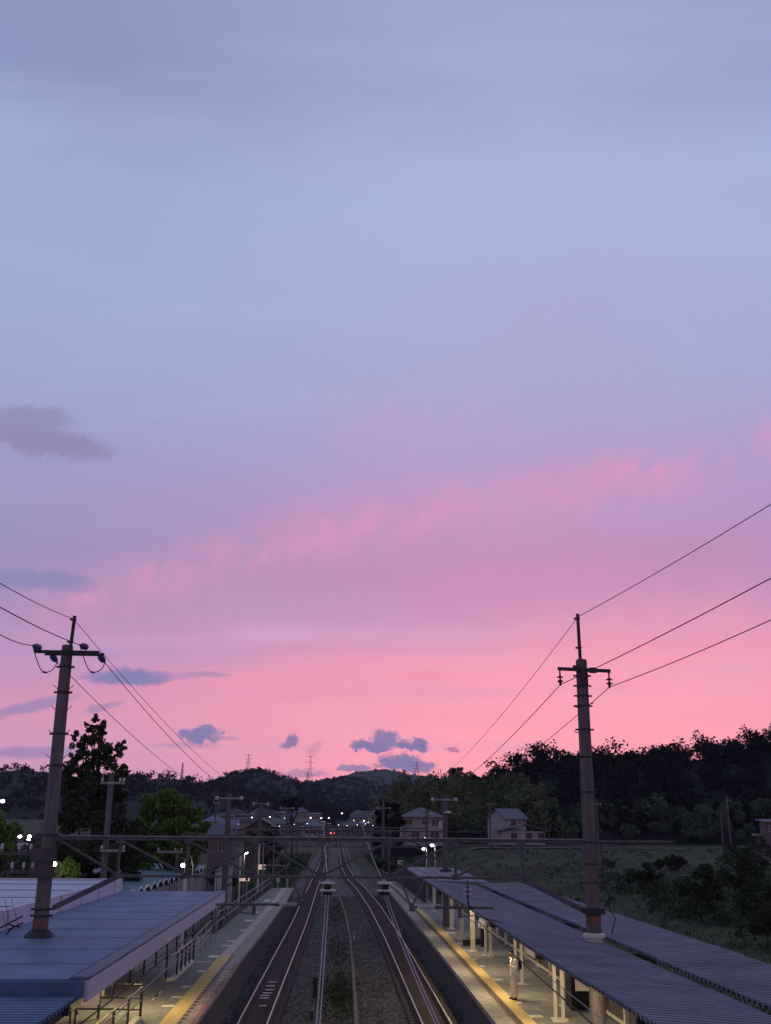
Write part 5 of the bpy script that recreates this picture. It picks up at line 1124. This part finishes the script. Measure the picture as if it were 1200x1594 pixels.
hr_ = random.Random(5); adj = ('pale', 'grey walled', 'dim weathered', 'whitish')
for i, (px, y) in enumerate(TW):
    p = aty(px, 1280, y); w = hr_.uniform(7.5, 12); h = hr_.uniform(5.0, 7.6); rf = ('hip', 'gable', 'hip', 'shed')[hr_.randrange(4)]
    house('%s far town house with a %s roof in the crowded valley beyond the platforms' % (adj[i % 4], {'hip': 'hipped', 'gable': 'gabled', 'shed': 'flat'}[rf]), p.x, y, w, w*.8, h*.66, h if rf != 'shed' else h*.75, rf, 'xy'[i % 2], ('concrete_edge', 'wall_dim', 'concrete_edge', 'wall_plaster')[i % 4], ('tile_roof', 'roof_dark', 'tile_roof', 'roof_lavender')[hr_.randrange(4)],
          wins=((-w*.27, h*.40, w*.16, h*.16), (w*.04, h*.40, w*.14, h*.16), (w*.29, h*.40, w*.16, h*.16)), group='houses of the far town')
# ------------------------------------------------------------------ other poles, train, cars, fences, road
def utility(label, px, ytop, Y, r=.12, arms=(), base=None, group='utility poles', m='concrete_pole'):
    p = aty(px, ytop, Y); z0 = gz(p.x, Y)-.2 if base is None else base; t = thing('utility_pole', label, 'pole', (p.x, Y, z0), group)
    mb = MB(); mb.path([(p.x, Y, z0), (p.x, Y, p.z)], [r*1.15, r*.85], 10); build(mb, 'shaft', m, t)
    for py, a, b in arms:
        q = aty(px, py, Y); xa, xb = aty(a, py, Y).x, aty(b, py, Y).x; mb = MB(); mb.box2((xa, Y-r-.10, q.z-.06), (xb, Y-r, q.z+.06)); c = build(mb, 'crossarm', 'concrete_edge', t)
        for xx in (xa+.08, (xa+xb)/2+.35, xb-.08): mb = MB(); mb.lathe((xx, Y-r-.05, q.z+.06), [(.02, 0), (.06, .04), (.06, .12), (.03, .2)], 8); build(mb, 'insulator', 'porcelain', c)
    return t
utility('grey utility pole with a wide crossarm in front of the tall dark tree', 174, 1203, 54, .16, ((1219, 158, 196), (1324, 157, 196)))
utility('short grey utility pole with one crossarm behind the wavy shelter roof', 277, 1322, 74, .14, ((1326, 245, 285),))
utility('pale slim utility pole left of the tiled two storey house', 762, 1250, 205, .17, ((1252, 757, 770),)); utility('taller utility pole of a pair before the scrub on the right', 1131, 1239, 190, .16, ((1247, 1130, 1136),)); utility('shorter utility pole of a pair before the scrub on the right', 1121, 1262, 186, .14)
utility('slim utility pole half hidden behind the thick right pole', 928, 1242, 190, .15, ((1252, 926, 936),)); utility('small dark utility pole left of the second concrete pole', 336, 1248, 160, .13, ((1250, 332, 342),)); utility('thin utility pole above the town roofs right of the third pole', 417, 1250, 260, .15, ((1254, 414, 421),))
utility('thin utility pole above the town right of the fourth pole', 463, 1262, 280, .15, ((1264, 460, 466),)); utility('far utility pole before the dark left hill', 391, 1250, 300, .15); utility('white topped trackside mast beyond the second beam', 511, 1292, 200, .1)
t = thing('commuter_train', 'far train with two red tail lights on the tracks at the vanishing point', 'train', (xl(626), 626, -.2)); cx = aty(517.5, 1297, 626).x
t.location.x = cx
mb = MB(); mb.box((cx, 636, 1.9), (2.9, 20, 3.0), bev=.2); build(mb, 'body', 'train_body', t)
mb = MB(); mb.box2((cx-1.0, 625.9, 2.0), (cx+1.0, 625.98, 3.0)); build(mb, 'windscreen', 'window_dark', t)
for s in (-1.0, 1.0): mb = MB(); mb.ball((cx+s, 625.7, aty(521, 1297, 626).z), .52, 10, 6, (1, .4, .8)); build(mb, 'tail_light', 'lamp_red', t)
def car(label, p, rz, group='cars in the far car park'):
    t = thing('parked_car', label, 'car', p, group); t.rotation_euler = (0, 0, rz)
    def pt(mb, n, m, par=t):
        me = bpy.data.meshes.new(n); me.from_pydata(mb.v, [], mb.f); me.materials.append(MATS[m]); o = bpy.data.objects.new(n, me); COL.objects.link(o); o.parent = par; return o
    mb = MB(); mb.prism([(-2.1, .3), (2.1, .3), (2.15, .85), (1.3, 1.0), (.7, 1.5), (-1.5, 1.55), (-2.1, 1.0)], 'y', -.85, .85); pt(mb, 'body', 'car_white')
    mb = MB(); mb.prism([(-1.6, 1.02), (1.15, 1.02), (.6, 1.44), (-1.4, 1.48)], 'y', -.865, .865); pt(mb, 'window', 'window_dark')
    for x in (-1.35, 1.35):
        for y in (-.8, .8): mb = MB(); mb.lathe((x, y-.1, .32), [(.32, 0), (.33, .1), (.32, .2)], 14, (0, 1, 0)); pt(mb, 'wheel', 'black_paint')
    for y in (-.6, .6): mb = MB(); mb.box((2.13, y, .75), (.06, .3, .14)); pt(mb, 'headlight', 'porcelain')
q = aty(28, 1318, 250); car('white car parked under the car park lamps', (q.x, 250, q.z-.1), .3)
q = aty(44, 1259, 420); 
t = thing('boundary_wall', 'low brown wall with dark posts behind the white roof at the far left', 'wall', (-40, 100, -.4)); mb = MB(); a, b = aty(-60, 1360, 100), aty(62, 1360, 100); mb.bar((a.x, 100, .9), (b.x, 100, .9), .3, 3.4); build(mb, 'panel', 'wall_brown', t)
for k in range(8): x = a.x+(b.x-a.x)*k/7; mb = MB(); mb.box2((x-.12, 99.6, -.6), (x+.12, 99.8, 2.9)); build(mb, 'post', 'steel_dark', t)
mb = MB(); yy = [(690, 1316), (740, 1315), (800, 1316), (880, 1317), (960, 1317.5), (1060, 1318)]; 
pts = [aty(px, 1316, 205) for px, _ in yy]
for p in pts: z = gz(p.x, 203)+.12; mb.v += [(p.x, 201, max(z, gz(p.x, 200)+.10)), (p.x, 205.5, max(z, gz(p.x, 206)+.12))]
mb.f = [(2*i, 2*i+2, 2*i+3, 2*i+1) for i in range(len(pts)-1)]; struct(mb, 'road', 'road')
# grass: field on the right, verges by the tracks
def grass(label, n, fx, fy, size, m='grass', up=2.5):
    X, Yv = fx(RNG.random(n)), fy(RNG.random(n)); keep = None; z = np.array([gz(a, b) for a, b in zip(X, Yv)])
    h = RNG.uniform(.3, 1., n)*size; C = np.stack([X, Yv, z+h*.45], 1); d = RNG.normal(size=(n, 3))*.35; d[:, 2] = 1; d /= np.linalg.norm(d, axis=1)[:, None]
    s = np.cross(d, RNG.normal(size=(n, 3))); s /= np.linalg.norm(s, axis=1)[:, None]; hh_ = h[:, None]*.55; w = h[:, None]*.12
    V = np.stack([C-d*hh_-s*w, C-d*hh_+s*w, C+d*hh_+s*w*.3, C+d*hh_-s*w*.3], 1).reshape(-1, 3)
    tag(fast_mesh('grass', V, np.arange(4*n).reshape(-1, 4), m), label, 'grass', kind='stuff')
def undergrowth(label, n, fx, fy, r, per, size, leaf, dens):
    pts = []
    for k in range(n):
        x, y = fx(random.random()), fy(random.random()); R_ = r*random.uniform(.4, 1.3); z = gz(x, y); bl_ = []
        for j in range(4): bl_.append((x+random.gauss(0, R_*.5), y+random.gauss(0, R_*.5), z+R_*random.uniform(.15, .6), R_*.5, R_*.5, R_*.42))
        pts.append(blob_points(bl_, per))
    V, Fq = leaf_quads(np.concatenate(pts), size, .6); tag(fast_mesh('undergrowth', V, Fq, leaf), label, 'undergrowth', kind='stuff')
undergrowth('dark brambles and low bushes spreading over the right side of the field', 230, lambda r: 30+r*38, lambda r: 58+r*62, 1.9, 300, .26, 'leaf_dark', 1)
undergrowth('dark trees and bushes filling the valley floor on the left', 330, lambda r: -150+r*118, lambda r: 130+r*260, 3.6, 190, .7, 'leaf_dark', 1)
undergrowth('low weeds and tussocks dotted over the field', 170, lambda r: 11+r*75, lambda r: 45+r*150, .7, 60, .22, 'leaf_dark', 1)
undergrowth('paler reeds and tussocks dotted over the field', 90, lambda r: 11+r*70, lambda r: 50+r*150, .5, 40, .24, 'leaf_edge', 1)
grass('rough grass of the open field beyond the right canopy', 60000, lambda r: 10.6+r*62, lambda r: 34+r**1.2*120, .30)
grass('far rough grass of the field below the hill', 16000, lambda r: 9+r*110, lambda r: 130+r*95, .34)
grass('weeds and grass on the verge left of the tracks', 7000, lambda r: -5.2-r*9, lambda r: 113+r*150, .9, 'leaf_edge')
grass('weeds and grass on the verge right of the tracks', 8000, lambda r: 7.5+r*9, lambda r: 124+r*140, .9, 'leaf_edge')
X0 = RNG.normal(.45, .40, 3400); Y0 = np.concatenate([RNG.normal(53, 3.5, 2000), RNG.normal(70, 5, 600), RNG.normal(98, 8, 800)])
C = np.stack([X0, Y0, np.full(3400, -.24)], 1); V, Fq = leaf_quads(C, .13, .5, 1.); tag(fast_mesh('weeds', V, Fq, 'leaf_dark'), 'low green weeds on the strip between the tracks', 'weeds', kind='stuff')

# ------------------------------------------------------------------ haze: the evening air of the valley
mb = MB(); mb.box2((-4200, -160, -6), (4200, 4100, 190))
hm_ = bpy.data.materials.new('haze'); hm_.use_nodes = True; nt = hm_.node_tree; nt.nodes.remove(nt.nodes['Principled BSDF'])
pv = nt.nodes.new('ShaderNodeVolumePrincipled'); pv.inputs['Color'].default_value = (.62, .68, .95, 1); pv.inputs['Density'].default_value = .00008
nt.links.new(pv.outputs[0], nt.nodes['Material Output'].inputs['Volume'])
hz = build(mb, 'haze', hm_); tag(hz, 'thin evening haze filling the valley', 'haze', kind='stuff')
